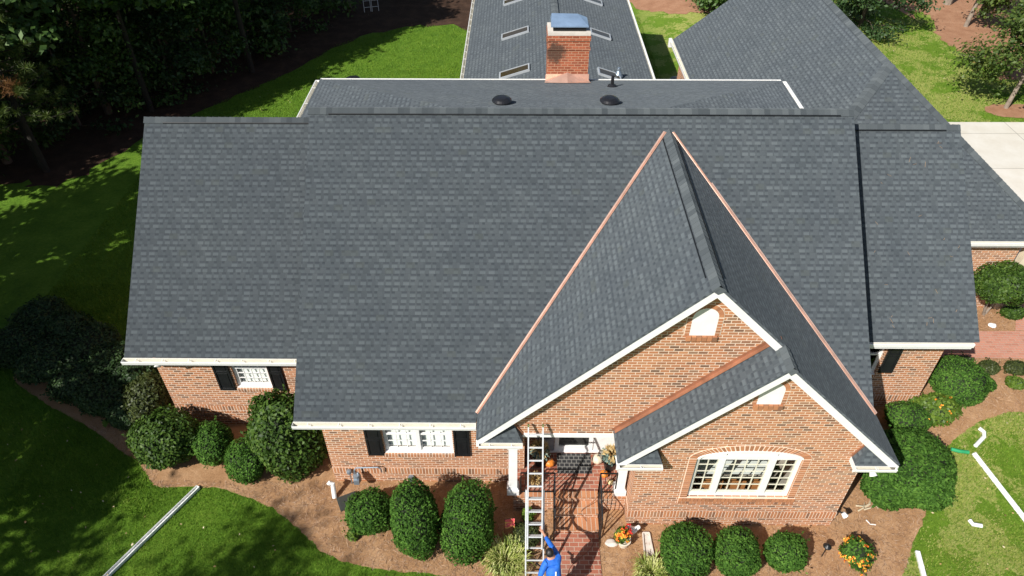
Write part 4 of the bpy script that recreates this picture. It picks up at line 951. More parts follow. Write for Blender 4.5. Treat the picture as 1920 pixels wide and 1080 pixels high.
def pine(x,y,h,R,label,group=None,seed=0,n=70,tips=True,low=.3):
    rng=np.random.default_rng(seed+300); t=thing('pine_tree',label,'tree',(x,y,gz(x,y)),group)
    m=MB(); m.tube([(0,0,-.1),(.05,0,h*.5),(0,0,h)],[.15,.11,.03],10); V=[];L=[];N=[];dead=[]
    for i in range(n):
        f=low+(1-low)*i/n; a=i*2.4; r=R*(1-.6*(f-low)/(1-low))*rng.uniform(.6,1.05); s0=np.array([0,0,h*f-.3]); e=s0+np.array([math.cos(a)*r,math.sin(a)*r,.25*r]); m.tube([tuple(s0),tuple((s0+e)/2+np.array([0,0,-.05])),tuple(e)],[.03,.022,.008],5)
        for k in range(5):
            u=1-.16*k; c=s0+(e-s0)*u+rng.normal(0,.16,3)*(k>0); q=46
            D=unit(rng.normal(size=(q,3))+unit(e-s0)*.9+np.array([0,0,.35])); V.append(c+D*.13); L.append(D); N.append(np.cross(D,rng.normal(size=(q,3))))
    o=m.build('trunk',MAT['darkbark']); o.parent=t
    leaf_mesh('crown',np.vstack(V),np.vstack(N),.15,MAT['needle'],t,.05,rng,L=np.vstack(L),curl=.1)
    if tips:
        c=np.array([.9,-.9,h*.5]); D=unit(rng.normal(size=(420,3))); off=rng.normal(0,.16,(420,3)); leaf_mesh('dead_branch',c+off+D*.12,np.cross(D,rng.normal(size=(420,3))),.13,MAT['deadneedle'],t,.05,rng,L=D,curl=.1)
    return t
G='trees of the wood behind the left lawn'
def tp(px,py): p=at_g(px,py); return p.x,p.y
for i,(px,py,h,cr,nm,lb,kw) in enumerate((
 (205,212,9.5,3.2,'leafy_tree','tree with a trunk at the wood edge behind the left eave corner',dict(n=7500,leaf=.11,low=.28)),
 (15,305,8,2.6,'leafy_tree','broad-leaved tree with hanging bright leaves at the far left edge',dict(n=5000,leaf=.12,low=.22)),
 (330,150,12,3.6,'leafy_tree','tree with small glinting leaves at the wood edge, above the left wing ridge',dict(n=7500,leaf=.10,low=.15,mat='leafd')),
 (440,92,13.5,4.2,'leafy_tree','dark tree at the wood edge, right of the glinting one',dict(n=7000,leaf=.12,low=.15)),
 (120,165,9,3.2,'leafy_tree','dense dark tree standing behind the pine',dict(n=7500,leaf=.11,low=.12,mat='leafd')),
 (560,40,14,4.2,'leafy_tree','tree with pale sunlit leaves at the top edge, left of the trellis',dict(n=6500,leaf=.13,low=.18)),
 (655,20,12,3.4,'leafy_tree','thin-trunked tree at the top edge beside the trellis',dict(n=6000,leaf=.13,low=.45,trunk=.13)),
 (300,40,12,3.8,'leafy_tree','dark tree deep in the wood above the glinting tree',dict(n=6500,leaf=.15,low=.1)),
 (450,-10,12,3.8,'leafy_tree','dark tree deep in the wood, top edge left of centre',dict(n=6000,leaf=.16,low=.1)),
 (20,120,12,3.8,'leafy_tree','dark tree in the top left corner of the wood',dict(n=6500,leaf=.15,low=.1,mat='leafd')),
 (-90,220,12,3.8,'leafy_tree','dark tree on the left picture edge behind the pine',dict(n=5000,leaf=.15,low=.12)),
 (160,30,13,4,'leafy_tree','tall dark tree deep in the wood in the upper left',dict(n=6500,leaf=.16,low=.1)),
 (262,150,13,4.0,'leafy_tree','tall bare-trunked tree at the wood edge, right of the broad trunked one',dict(n=7500,leaf=.14,low=.42)),
 (505,70,14,4.2,'leafy_tree','tall tree with a bare lower trunk at the wood edge, left of the trellis',dict(n=7500,leaf=.14,low=.45)),
 (700,-60,12,3.6,'leafy_tree','dark tree past the trellis beyond the rear lawn',dict(n=4500,leaf=.16,low=.35)),
 (820,-90,12,3.6,'leafy_tree','dark tree beyond the rear lawn next to the skylight wing',dict(n=4500,leaf=.16,low=.4)))):
    x,y=tp(px,py); tree(x,y,h,cr,lb,nm,seed=i,group=G,**kw)
for i,(px,py,lb) in enumerate(((-60,335,'low dark understory bush at the far left edge of the wood'),(50,262,'low dark understory bush behind the pine, far left'),(150,235,'low dark understory bush under the pine, right of it'),(245,195,'understory bush with glinting leaves right of the tree trunk at the wood edge'),(325,165,'understory bush below the glinting tree, above the left ridge'),(400,135,'understory bush at the wood edge, right of the glinting tree'),(475,85,'understory bush deep in shade between two dark trees'),(545,60,'understory bush under the pale sunlit leaves at the top'),(610,15,'understory bush left of the trellis'),(250,110,'deep shade bush behind the glinting tree'),(100,200,'deep shade bush behind the pine'),(390,60,'deep shade bush above the left ridge'),(520,0,'deep shade bush at the top edge of the wood'))):
    x,y=tp(px,py); tree(x,y,4.6+.9*(i%3),2.5,lb,'understory_bush',cat='bush',seed=140+i,group='understory bushes of the left wood',n=5200,leaf=.105,low=.05,mat=('leafd','leaft')[i%2],trunk=.07)
x,y=tp(88,322); pine(x,y,8.6,2.7,'pine with long needles and a dead orange branch tip at the left wood edge',group=G,seed=4)
# taller trees just outside the frame to the left: they shade the left lawn
for i,(x,y,h,cr,nn,lf,lo) in enumerate((
 (-18.3,-5.4,10.6,3.0,9000,.20,.15),(-19,-.6,12,3.4,7500,.20,.2),(-18.8,3.2,10.5,2.7,7000,.2,.2),(-19.8,-9.2,12.5,3.6,5200,.16,.25),(-16.9,-15.4,16,4.3,5200,.13,.62),(-20.8,-15.5,16,4.4,4200,.14,.45),(-24,-21,17,4.6,4500,.15,.4),
 (-22.5,-3,15.5,5,7500,.22,.2),(-24,4.5,12.5,4.4,7500,.22,.2),(-26,11,10.5,4.4,7000,.22,.2),(-27,18,12,4.6,6500,.22,.2),(-27,26,16,5.5,6500,.22,.2),(-29,34,18,5.5,6000,.22,.2),(-17,28,14,4.8,6500,.2,.2),(-8,38,15,4.8,5500,.2,.2))):
    tree(x,y,h,cr,'tall woodland tree outside the left edge that shades the lawn','shade_tree',seed=40+i,group='tall woodland trees beyond the left edge',n=nn,leaf=lf,low=lo,trunk=.25)
for i,(x,y,h,cr) in enumerate(((-20.5,15.8,12.5,2.9),(-17.8,21.0,12.5,3.1),(-14.2,25.6,12.5,2.9),(-22,20,13,3.2))):
    tree(x,y,h,cr,'tall high-crowned tree at the wood edge whose canopy shades the rear lawn','canopy_tree',seed=60+i,group='high-crowned trees at the edge of the left wood',n=6500,leaf=.18,low=.52,trunk=.13,bark='darkbark')
# right rear
x,y=tp(1368,34); tree(x,y,3.6,2.6,'rounded green tree behind the garage roof, left of its peak',seed=71,n=9000,leaf=.11,low=.08,mat='leaft',trunk=.1)
x,y=tp(1612,50); tree(x,y,4.6,2.9,'dark green tree behind the garage ridge, right of its peak',seed=72,n=12000,leaf=.10,low=.03,mat='leafd',trunk=.1)
x,y=tp(1885,203); tree(x,y,7.0,3.3,'small loose tree with a leaning pale trunk beside the driveway',seed=73,n=19000,leaf=.09,low=.24,mat='leafr',trunk=.085,bark='palebark',lean=(.9,.3),name='loose_tree')
for i,(px,py,lb) in enumerate(((1810,50,'pale leaning trunk on the pine straw at the top right'),(1838,30,'thicker trunk right of the pale leaning one at the top right'),(1775,8,'grey trunk at the top edge left of the pale leaning one'))):
    x,y=tp(px,py); tree(x,y,11,2.6,lb,'woodland_tree',seed=80+i,n=2200,leaf=.12,low=.62,mat='leafr',trunk=(.10,.16,.2)[i],bark=('palebark','bark','palebark')[i],lean=(1.2,.4),group='trees on the pine straw at the top right')
x,y=tp(1900,60); tree(x,y,7,3.4,'leafy tree at the top right corner behind the loose one',seed=84,n=14000,leaf=.11,low=.2,mat='leafr',group='trees on the pine straw at the top right')

# ------------------------------------------------------------------ grass blades and loose straw (uncountable)
def inside(P,loop):
    x,y=P[:,0],P[:,1]; c=np.zeros(len(P),bool); n=len(loop); j=n-1
    for i in range(n):
        xi,yi=loop[i][0],loop[i][1]; xj,yj=loop[j][0],loop[j][1]
        if abs(yj-yi)>1e-9: c^=((yi>y)!=(yj>y))&(x<(xj-xi)*(y-yi)/(yj-yi)+xi)
        j=i
    return c
LOOPS=[L_BL,L_BR,L_FL,L_F1,L_F2,L_TB,DRIVE,[(1.05,-1.4),(1.05,-9),(2.15,-9),(2.15,-1.4)],P1,P2]
BOX=[(-9.4,7.98,-.05,9.9),(-9.3,-4.6,1.8,10.3),(2.8,8,-1.25,1),(xa+.3,xb-.3,9,28),(gx0+.4,gx1-.4,6.4,21.4),(7.9,11.3,2.2,9.7)]
gzv=np.vectorize(gz)
def scatter(x0,x1,y0,y1,dens,rng,inloops=None):
    n=int((x1-x0)*(y1-y0)*dens); P=np.column_stack([rng.uniform(x0,x1,n),rng.uniform(y0,y1,n)])
    if inloops is None:
        k=np.ones(n,bool)
        for l in LOOPS: k&=~inside(P,l)
    else:
        k=np.zeros(n,bool)
        for l in inloops: k|=inside(P,l)
        for l in (LOOPS[7],P1,P2): k&=~inside(P,l)
    for b in BOX: k&=~((P[:,0]>b[0])&(P[:,0]<b[1])&(P[:,1]>b[2])&(P[:,1]<b[3]))
    return P[k]
def blades(name,P,h,w,mat,rng,label=None):
    n=len(P); z=gzv(P[:,0],P[:,1]); a=rng.uniform(0,6.283,n); hh=h*rng.uniform(.5,1.3,n); ln=rng.uniform(.2,.9,n)
    B=np.column_stack([P,z]); S_=np.column_stack([-np.sin(a),np.cos(a),0*a])*(w*rng.uniform(.6,1.4,n))[:,None]; T=B+np.column_stack([np.cos(a)*ln*hh,np.sin(a)*ln*hh,hh])
    V=np.stack([B-S_,B+S_,T],1).reshape(-1,3); me=bpy.data.meshes.new(name); me.vertices.add(len(V)); me.vertices.foreach_set('co',V.ravel().astype(np.float32))
    me.loops.add(3*n); me.loops.foreach_set('vertex_index',np.arange(3*n,dtype=np.int32)); me.polygons.add(n); me.polygons.foreach_set('loop_start',np.arange(0,3*n,3,dtype=np.int32)); me.polygons.foreach_set('loop_total',np.full(n,3,np.int32))
    me.materials.append(mat); me.update(calc_edges=True); o=bpy.data.objects.new(name,me); COL.objects.link(o); o['kind']='stuff'
    tag(o,label,'grass'); return o
rg=np.random.default_rng(5)
Pn=np.vstack([scatter(-13,1,-4.2,2.5,1500,rg),scatter(6.5,17,-4.2,3.5,1500,rg)])
blades('grass',Pn,.055,.006,MAT['blade'],rg,'green lawn grass along the front of the house')
Pb=np.vstack([scatter(-16,-1.8,6,26,420,rg),scatter(5.4,7.6,12,34,420,rg),scatter(13,40,19,42,260,rg),scatter(-16,-9,-1,8,500,rg),scatter(-14,-1.8,26,40,260,rg)])
blades('grass',Pb,.075,.011,MAT['blade'],rg,'green lawn grass behind and beside the house')
nz=np.sin(Pn[:,0]*2.1+1)*np.sin(Pn[:,1]*2.7+Pn[:,0])+.5*np.sin(Pn[:,0]*5.3)*np.sin(Pn[:,1]*4.9)
Pd=Pn[(Pn[:,0]>7)&(nz+rg.normal(0,.35,len(Pn))>.22)]; blades('grass',Pd+rg.normal(0,.02,Pd.shape),.05,.006,MAT['dryblade'],rg,'tan dry grass patches on the right lawn')
def straws(name,P,L,w,mat,rng,label):
    n=len(P); z=gzv(P[:,0],P[:,1])+.02+rng.uniform(0,.025,n); a=rng.uniform(0,6.283,n); d=np.column_stack([np.cos(a),np.sin(a),rng.normal(0,.12,n)]); o=leaf_mesh(name,np.column_stack([P,z]),np.column_stack([rng.normal(0,.3,n),rng.normal(0,.3,n),np.ones(n)]),L*rng.uniform(.5,1.2,n),mat,None,w/L,rng,L=d,curl=.05); o['kind']='stuff'; tag(o,label,'pine straw'); return o
Ps=np.vstack([scatter(-12,3,-4,2.5,520,rg,[L_BL]),scatter(2,17,-4.5,6.5,420,rg,[L_BR])])
straws('pine_straw',Ps,.075,.0035,MAT['strawpiece'],rg,'loose pine straw needles lying over the front mulch beds')

Pf=np.vstack([scatter(-14,1,-4,2,1.6,rg),scatter(6.5,16,-4,3,2.0,rg),scatter(-14,-2,10,24,1.2,rg),scatter(5,30,14,36,.5,rg)]); zf=gzv(Pf[:,0],Pf[:,1])+.06
fl_=leaf_mesh('fallen_leaves',np.column_stack([Pf,zf]),np.column_stack([rg.normal(0,.5,len(Pf)),rg.normal(0,.5,len(Pf)),np.ones(len(Pf))]),.035*rg.uniform(.6,1.3,len(Pf)),mat_island('dry_leaves',[(0,(.30,.16,.07)),(.5,(.50,.36,.16)),(1,(.62,.55,.38))]),None,.6,rg); fl_['kind']='stuff'; tag(fl_,'dry tan leaves scattered over the lawns','fallen leaves')
# ------------------------------------------------------------------ things
def put(o,p): o.location=p; return o
# extension ladder
lad=thing('extension_ladder','tall aluminium extension ladder leaning on the brick gable over the front steps','ladder',(.56,-2.83,0))
ang=math.radians(57.3); dv=Vector((0,math.cos(ang),math.sin(ang))); nv=Vector((0,-math.sin(ang),math.cos(ang)))
def lrail(x,s0,s1,off,w=.030,dp=.065):
    m=MB(); c=Vector((x,0,0))+dv*((s0+s1)/2)+nv*off; m.obox(c,Vector((w/2,0,0)),dv*((s1-s0)/2),nv*dp/2); return m
TOP=3.27/math.sin(ang)
for x in (-.205,.205): o=lrail(x,.0,2.35,-.035).build('rail',MAT['ladder']); o.parent=lad
for x in (-.165,.165): o=lrail(x,.95,TOP,.035).build('rail',MAT['ladder']); o.parent=lad
for i in range(7):
    m=MB(); m.obox(dv*(.33+.305*i)-nv*.035,Vector((.19,0,0)),dv*.012,nv*.022); o=m.build('rung',MAT['ladder']); o.parent=lad
for i in range(9):
    s_=1.245+.305*i
    if s_<TOP-.1: m=MB(); m.obox(dv*s_+nv*.035,Vector((.15,0,0)),dv*.014,nv*.022); o=m.build('rung',MAT['ladder']); o.parent=lad
for x in (-.165,.165): m=MB(); m.obox(Vector((x,0,0))+dv*(TOP+.01)+nv*.035,Vector((.018,0,0)),dv*.03,nv*.036); o=m.build('end_cap',mat_plain('olive_rubber',(.12,.16,.05),.6)); o.parent=lad
for x in (-.205,.205): m=MB(); m.obox(Vector((x,0,.02)),Vector((.03,0,0)),Vector((0,.06,0)),Vector((0,0,.02))); o=m.build('foot',MAT['black']); o.parent=lad
# downspouts and gutter pieces lying about
def square_pipe(name,label,pts,w,h,mat='alu',cat='downspout',group=None,n=None):
    m=MB(); P=[Vector(p) for p in pts]
    for i in range(len(P)-1): m.bar(P[i],P[i+1],w,h)
    d=(P[0]-P[1]).normalized(); m.bar(P[0]-d*.01,P[0]+d*.002,w*.82,h*.8,(0,0,1),1)  # dark plug paints the shade inside the open pipe end
    for k in range(1,3):
        q=P[0]+(P[-1]-P[0])*(k*.31); m.bar(q-d*.025,q+d*.025,w+.006,h+.006)
    o=m.build(name,[MAT[mat],MAT['dark']],None); return tag(o,label,cat,group)
def g3(px,py,h=.04): return at_g(px,py,h)
a=g3(372,913,.05); b=g3(190,1090,.05)
m=MB(); d=(b-a).normalized(); sd=d.cross(Vector((0,0,1))).normalized(); L_=(b-a).length/2; c_=(a+b)/2
m.obox(c_-Vector((0,0,.03)),d*L_,sd*.055,Vector((0,0,.006))); m.obox(c_+sd*.055+Vector((0,0,.0)),d*L_,sd*.005,Vector((0,0,.036))); m.obox(c_-sd*.055+Vector((0,0,.01)),d*L_,sd*.005,Vector((0,0,.046))); m.obox(a-Vector((0,0,0)),d*.004,sd*.05,Vector((0,0,.03)))
tag(m.build('gutter_length',MAT['alu']),'long white gutter length lying diagonally on the lower left lawn','gutter')
square_pipe('downspout_pipe','long white downspout pipe lying on the right lawn, beyond the green hose piece',[g3(1826,850),g3(1960,1022)],.10,.07,group='white downspout pieces on the right lawn')
square_pipe('downspout_pipe','white downspout pipe at the bottom right where mulch meets lawn',[g3(1720,1034),g3(1745,1130)],.10,.07,group='white downspout pieces on the right lawn')
def elbow(name,label,pts,r,mat='alu',group=None,cat='downspout elbow'):
    m=MB(); m.tube(pts,r,10); o=m.build(name,MAT[mat],None,smooth=True); return tag(o,label,cat,group)
elbow('downspout_elbow','bent white elbow above the green hose piece on the right lawn',[g3(1836,803,.05),g3(1845,810,.05),g3(1845,819,.05),g3(1829,836,.05)],.052,group='white downspout pieces on the right lawn')
elbow('downspout_elbow','short curved white elbow lying alone mid right lawn',[g3(1818,975,.05),g3(1824,983,.05),g3(1841,986,.05)],.052,group='white downspout pieces on the right lawn')
q=g3(628,935,.0); elbow('downspout_elbow','white bent downspout elbow standing in the mulch by the gas meter',[q+Vector((0,0,.05)),q+Vector((-.02,.12,.26)),q+Vector((-.03,.18,.40)),q+Vector((-.10,.19,.43)),q+Vector((-.13,.14,.40))],.06,group=None)
elbow('drain_hose','short ribbed green hose piece on the right lawn edge',[g3(1783,842,.04),g3(1799,846,.05),g3(1816,848,.04)],.05,mat='greenhose' if MAT.setdefault('greenhose',mat_plain('green_plastic',(.03,.30,.12),.5)) else '',cat='hose')
# gas meter, utility lid
p=at_y(672,905,-.22); t=thing('gas_meter','grey gas meter with pipes against the brick wall left of the clipped shrubs','gas meter',(p.x,-.22,0))
m=MB(); m.lathe([(0,.62),(.08,.61),(.10,.55),(.10,.36),(.07,.30),(.0,.30)],(0,0,0),14); m.box(-.07,.07,-.14,-.06,.36,.52); o=m.build('meter_body',MAT['lead']); o.parent=t
m=MB(); m.tube([(-.05,0,.6),(-.05,.05,.72),(.0,.08,.78),(.55,.10,.78),(.62,.1,.72),(.62,.12,.55)],.018); m.tube([(.05,0,.6),(.05,0,.7)],.02); m.tube([(-.22,.14,0),(-.22,.14,.5)],.016); o=m.build('pipe',MAT['lead']); o.parent=t
m=MB(); m.lathe([(0,.62),(.06,.6),(.07,.52),(.03,.48)],(-.22,.12,0),12); o=m.build('regulator',MAT['lead']); o.parent=t
p=at_g(655,940); m=MB(); m.box(-.28,.22,-.22,.2,0,.06); m.box(-.25,.19,-.19,.17,.06,.075); o=m.build('utility_lid',mat_plain('dark_green_plastic',(.035,.04,.035),.6),bevel=.01); o.location=p; o.rotation_euler=(0,0,.45); tag(o,'dark flat utility box lid in the mulch beside the roundest clipped shrub','utility lid')
p=at_y(771,897,-.05); m=MB(); m.lathe([(0,.09),(.07,.085),(.085,.03),(.085,-.03),(.07,-.05)],(0,0,0),14); m.tube([(0,0,-.04),(0,.02,-.5)],.015); o=m.build('wall_spigot',MAT['lead']); o.location=p; tag(o,'small grey round fitting on the wall above the barrel-shaped shrub','wall fitting')
# porch things
p=Vector((1.62,.17,.606)); m=MB(); m.box(-.44,.44,-.31,.31,0,.012); 
def mat_doormat():
    k=NT('door_mat'); vo=k.n('TexVoronoi',{'Vector':k.uv(),'Scale':9.0},feature='DISTANCE_TO_EDGE'); sp=k.n('SeparateXYZ',{0:k.uv()})
    w=k.n('TexBrick',{'Vector':k.uv(),'Color1':(.02,.021,.023,1),'Color2':(.03,.03,.032,1),'Mortar':(.17,.165,.15,1),'Scale':1.0,'Mortar Size':.012,'Brick Width':.125,'Row Height':.11}); return k.set(Base_Color=w.outputs[0],Roughness=.95)
o=m.build('door_mat',mat_doormat()); o.location=p; tag(o,'dark patterned door mat in front of the white front door','door mat')
def pumpkin(p,r,mat,label,group=None,sq=.78):
    m=MB(); n=24; rows=9; ring0=None
    for j in range(rows+1):
        th=math.pi*j/rows; ring=[]
        for k in range(n):
            a=2*math.pi*k/n; rr=r*math.sin(th)*(1+.07*math.cos(8*a)); ring.append(Vector((rr*math.cos(a),rr*math.sin(a),r*sq*(1+math.cos(th))*1.0-.03*r*(j==0))))
        if ring0:
            for k in range(n): m.face([ring0[k],ring[k],ring[(k+1)%n],ring0[(k+1)%n]])
        ring0=ring
    t=thing('pumpkin',label,'pumpkin',p,group); o=m.build('skin',MAT[mat],None,smooth=True,merge=True); o.parent=t
    m=MB(); m.tube([(0,0,r*sq*1.95),(.01,0,r*sq*2.2),(.03,.01,r*sq*2.4)],[.02,.014,.012],7); o=m.build('stalk',MAT['bark']); o.parent=t; return t
Gp='pumpkins on the porch'
pumpkin((.98,.12,.605),.13,'orange','orange pumpkin seen just right of the ladder on the porch',Gp)
pumpkin((2.36,-.20,.605),.11,'orange','orange pumpkin behind the right railing panel',Gp)
pumpkin((2.22,.22,.605),.14,'palepump','tall pale pumpkin on the porch right of the door mat',Gp,sq=.95)
pumpkin((2.50,-.42,.605),.08,'huskp2' if MAT.setdefault('huskp2',mat_plain('yellow_gourd_skin',(.75,.58,.28),.5)) else '','small yellow gourd at the right porch railing',Gp)
def planter(x,y,label,seed,group):
    rng=np.random.default_rng(seed); t=thing('porch_planter',label,'planter',(x,y,.605),group)
    m=MB(); m.lathe([(0,0),(.13,.0),(.19,.34),(.21,.36),(.19,.36),(.17,.30),(0,.30)],(0,0,0),18); o=m.build('pot',MAT['black'],None,smooth=False); o.parent=t
    D=unit(rng.normal(size=(520,3))); D[:,2]=np.abs(D[:,2])*.9-.25; C=D*(.27*rng.uniform(.5,1.1,(520,1)))+np.array([0,0,.52]); leaf_mesh('foliage',C,D+rng.normal(0,.5,(520,3)),.045,MAT['sage'],t,.5,rng)
    D=unit(rng.normal(size=(90,3))+np.array([0,0,.9])); C=np.array([.0,-.03,.62])+D*.13; leaf_mesh('corn_husks',C,np.cross(D,rng.normal(size=(90,3))),.15,MAT['huskp'],t,.22,rng,L=D); return t
planter(2.52,.05,'planter of grey-green leaves and corn husks right of the front door',1,'porch planters'); planter(.72,.18,'planter of grey-green leaves and corn husks behind the ladder',2,'porch planters')
rng=np.random.default_rng(8); t=thing('dried_arrangement','tan dried corn bundle on the porch behind the left railing panel','decoration',(.58,-.40,.605)); D=unit(rng.normal(size=(220,3))+np.array([0,0,.6])); leaf_mesh('husks',D*.13+np.array([0,0,.14]),np.cross(D,rng.normal(size=(220,3))),.10,MAT['huskp'],t,.2,rng,L=D)
# extension cord
pts=[(1128,905,.61),(1118,935,.61),(1090,958,.42),(1098,975,.22),(1112,1000,.05),(1110,1025,.05),(1080,1052,.05),(1066,1070,.05),(1064,1095,.05)]
P_=[at_z(x,y,z) for x,y,z in pts]; cm=[]
for i in range(len(P_)-1):
    a,b,c,d=P_[max(i-1,0)],P_[i],P_[i+1],P_[min(i+2,len(P_)-1)]
    for j in range(6):
        u=j/6; cm.append(.5*((2*b)+(c-a)*u+(2*a-5*b+4*c-d)*u*u+(3*b-a-3*c+d)*u**3))
m=MB(); m.tube(cm,.007,6); tag(m.build('extension_lead',mat_plain('brown_cord',(.20,.09,.05),.6)),'thin brown extension cord running down the brick steps','cord')
# garden flag
p=at_g(955,1000); t=thing('garden_flag','small red printed garden flag on a stake in the shade beside the broadest tall shrub','garden flag',p)
m=MB(); m.tube([(-.12,0,0),(-.12,0,.62),(.13,.03,.64)],.006,6); o=m.build('pole',MAT['black']); o.parent=t
fm=NT('printed_flag'); vv=fm.n('TexVoronoi',{'Vector':fm.uv(),'Scale':14.0}); fc=fm.ramp(vv.outputs['Distance'],[(0,(.85,.6,.5)),(.25,(.75,.10,.08)),(.55,(.70,.08,.12)),(.8,(.75,.45,.10))]); fm.set(Base_Color=fc,Roughness=.8)
m=MB(); n=6
for i in range(n):
    x0_,x1_=-.11+i*.24/n,-.11+(i+1)*.24/n; f_=lambda x:.02*math.sin(x*22); m.face([(x0_,f_(x0_)-.05,.34),(x1_,f_(x1_)-.05,.34),(x1_,f_(x1_)+.02,.62),(x0_,f_(x0_)+.02,.62)])
o=m.build('cloth',fm.mat); o.parent=t; so_=o.modifiers.new('t','SOLIDIFY'); so_.thickness=.004
# flower pot with figurine, rock, splash block
p=at_g(1168,1022); t=thing('flower_pot','cream pot of orange and red flowers right of the walkway','flower pot',p); rng=np.random.default_rng(12)
m=MB(); m.lathe([(0,0),(.10,0),(.145,.18),(.175,.24),(.175,.27),(.15,.27),(.13,.22),(0,.22)],(0,0,0),20); o=m.build('pot',MAT['pot'],None,smooth=False); o.parent=t
D=unit(rng.normal(size=(420,3))+np.array([0,.2,.4])); C=D*.2*rng.uniform(.5,1.1,(420,1))+np.array([-.05,.04,.36]); leaf_mesh('foliage',C,D+rng.normal(0,.4,(420,3)),.045,MAT['leafl'],t,.55,rng)
D=unit(rng.normal(size=(14,3))*.6+np.array([0,-.2,1])); leaf_mesh('orange_flowers',np.repeat(D*.2+np.array([-.03,.0,.38]),9,0)+rng.normal(0,.022,(126,3)),np.repeat(D,9,0)+rng.normal(0,.3,(126,3)),.03,MAT['flower'],t,.8,rng)
D=unit(rng.normal(size=(7,3))*.5+np.array([.6,0,.7])); leaf_mesh('red_flowers',np.repeat(D*.2+np.array([.03,.03,.36]),9,0)+rng.normal(0,.022,(63,3)),np.repeat(D,9,0)+rng.normal(0,.3,(63,3)),.03,MAT['redflower'],t,.8,rng)
p=at_g(1183,1003); t=thing('rooster_figurine','white ceramic hen figurine with red comb beside the flower pot','figurine',p)
def skinned(name,verts,edges,radii,mat,parent=None,sub=2,root=0):
    me=bpy.data.meshes.new(name); me.from_pydata(verts,edges,[]); o=bpy.data.objects.new(name,me); COL.objects.link(o)
    sk=o.modifiers.new('skin','SKIN'); sk.use_smooth_shade=True
    for v,r in zip(me.skin_vertices[0].data,radii): v.radius=(r,r) if not hasattr(r,'__len__') else r
    for i,v in enumerate(me.skin_vertices[0].data): v.use_root=(i==root)
    ss=o.modifiers.new('sub','SUBSURF'); ss.levels=sub; ss.render_levels=sub
    dg=bpy.context.evaluated_depsgraph_get(); nm=bpy.data.meshes.new_from_object(o.evaluated_get(dg)); 
    COL.objects.unlink(o); bpy.data.objects.remove(o); nm.name=name
    nm.materials.clear(); nm.materials.append(mat); nm.polygons.foreach_set('use_smooth',[True]*len(nm.polygons))
    o=bpy.data.objects.new(name,nm); COL.objects.link(o)
    if parent is not None: o.parent=parent
    return o
skinned('body',[(0,0,.02),(0,0,.14),(-.03,0,.26),(-.08,0,.36),(-.12,0,.41),(.10,.02,.24),(.19,.03,.36)],[(0,1),(1,2),(2,3),(3,4),(2,5),(5,6)],[.05,.09,.10,.055,.045,.06,.05],MAT['white'],t)
m=MB()
for k in range(3): m.obox((-.14+.035*k,0,.46+.012*(k==1)),(.018,0,0),(0,.006,0),(0,0,.03))
m.obox((-.175,0,.37),(.008,0,0),(0,.006,0),(0,0,.025)); o=m.build('comb',MAT['redflower']); o.parent=t
m=MB(); m.obox((-.178,0,.405),(.02,0,0),(0,.008,0),(0,0,.008)); o=m.build('beak',MAT['orange']); o.parent=t
def rock(p,r,label,mat='stone',seed=0,cat='rock'):
    v=ICO[0]*lumps(ICO[0],seed,.35,1.6)[:,None]*np.array(r); me=bpy.data.meshes.new('rock'); me.from_pydata([tuple(x) for x in v],[],ICO[1]); me.materials.append(MAT[mat]); me.polygons.foreach_set('use_smooth',[True]*len(me.polygons)); o=bpy.data.objects.new('rock',me); COL.objects.link(o); o.location=p+Vector((0,0,r[2]*.6)); tag(o,label,cat); return o
rock(at_g(1147,1020),(.15,.09,.07),'pale flat stone left of the flower pot at the walkway edge',seed=3); rock(at_g(1860,612),(.11,.08,.06),'white stone in the mulch beside the right brick path','white',seed=4)
p=at_g(1213,1022); t=thing('splash_block','pale concrete splash block tapering towards the wall, right of the flower pot','splash block',p)
m=MB(); P=[(-.10,-.30),(.12,-.30),(.09,.30),(-.07,.30)]
m.slab([(x,y,.03) for x,y in P],.03)
for i in range(4):
    if i==0: continue
    a=P[i];b=P[(i+1)%4]; m.bar((a[0],a[1],.045),(b[0],b[1],.045),.03,.06)
o=m.build('block',MAT['stone'],None,bevel=.006); o.parent=t
# path lights
def pathlight(px,py,h,label,tilt=(0,0),group=None,head='black'):
    p=at_g(px,py); t=thing('path_light',label,'garden light',p,group); m=MB(); e=Vector((tilt[0],tilt[1],h)); m.tube([(0,0,-.02),tuple(e)],.012,7); o=m.build('stake',MAT['black']); o.parent=t
    m=MB(); m.lathe([(.03,-.04),(.035,.02),(.10,.03),(.09,.05),(.03,.10),(0,.105)],e,16); o=m.build('lamp_shade',MAT[head],None,smooth=False); o.parent=t
    m=MB(); m.lathe([(.026,-.05),(.026,.02)],e,10); o=m.build('lamp',MAT['white']); o.parent=t; return t
pathlight(1540,1044,.36,'black path light with a small white lamp in the right mulch bed',(.05,.05))
t=thing('mushroom_ornament','pair of pale mushroom garden ornaments beside the right rounded hedge','garden ornament',at_g(1839,696))
for x,y,h in ((0,0,.22),(.06,-.05,.14)):
    m=MB(); m.lathe([(.018,0),(.015,h*.8),(.05,h*.82),(.055,h*.9),(.03,h),(0,h)],(x,y,0),12); o=m.build('mushroom',MAT['pot'],None,smooth=True); o.parent=t
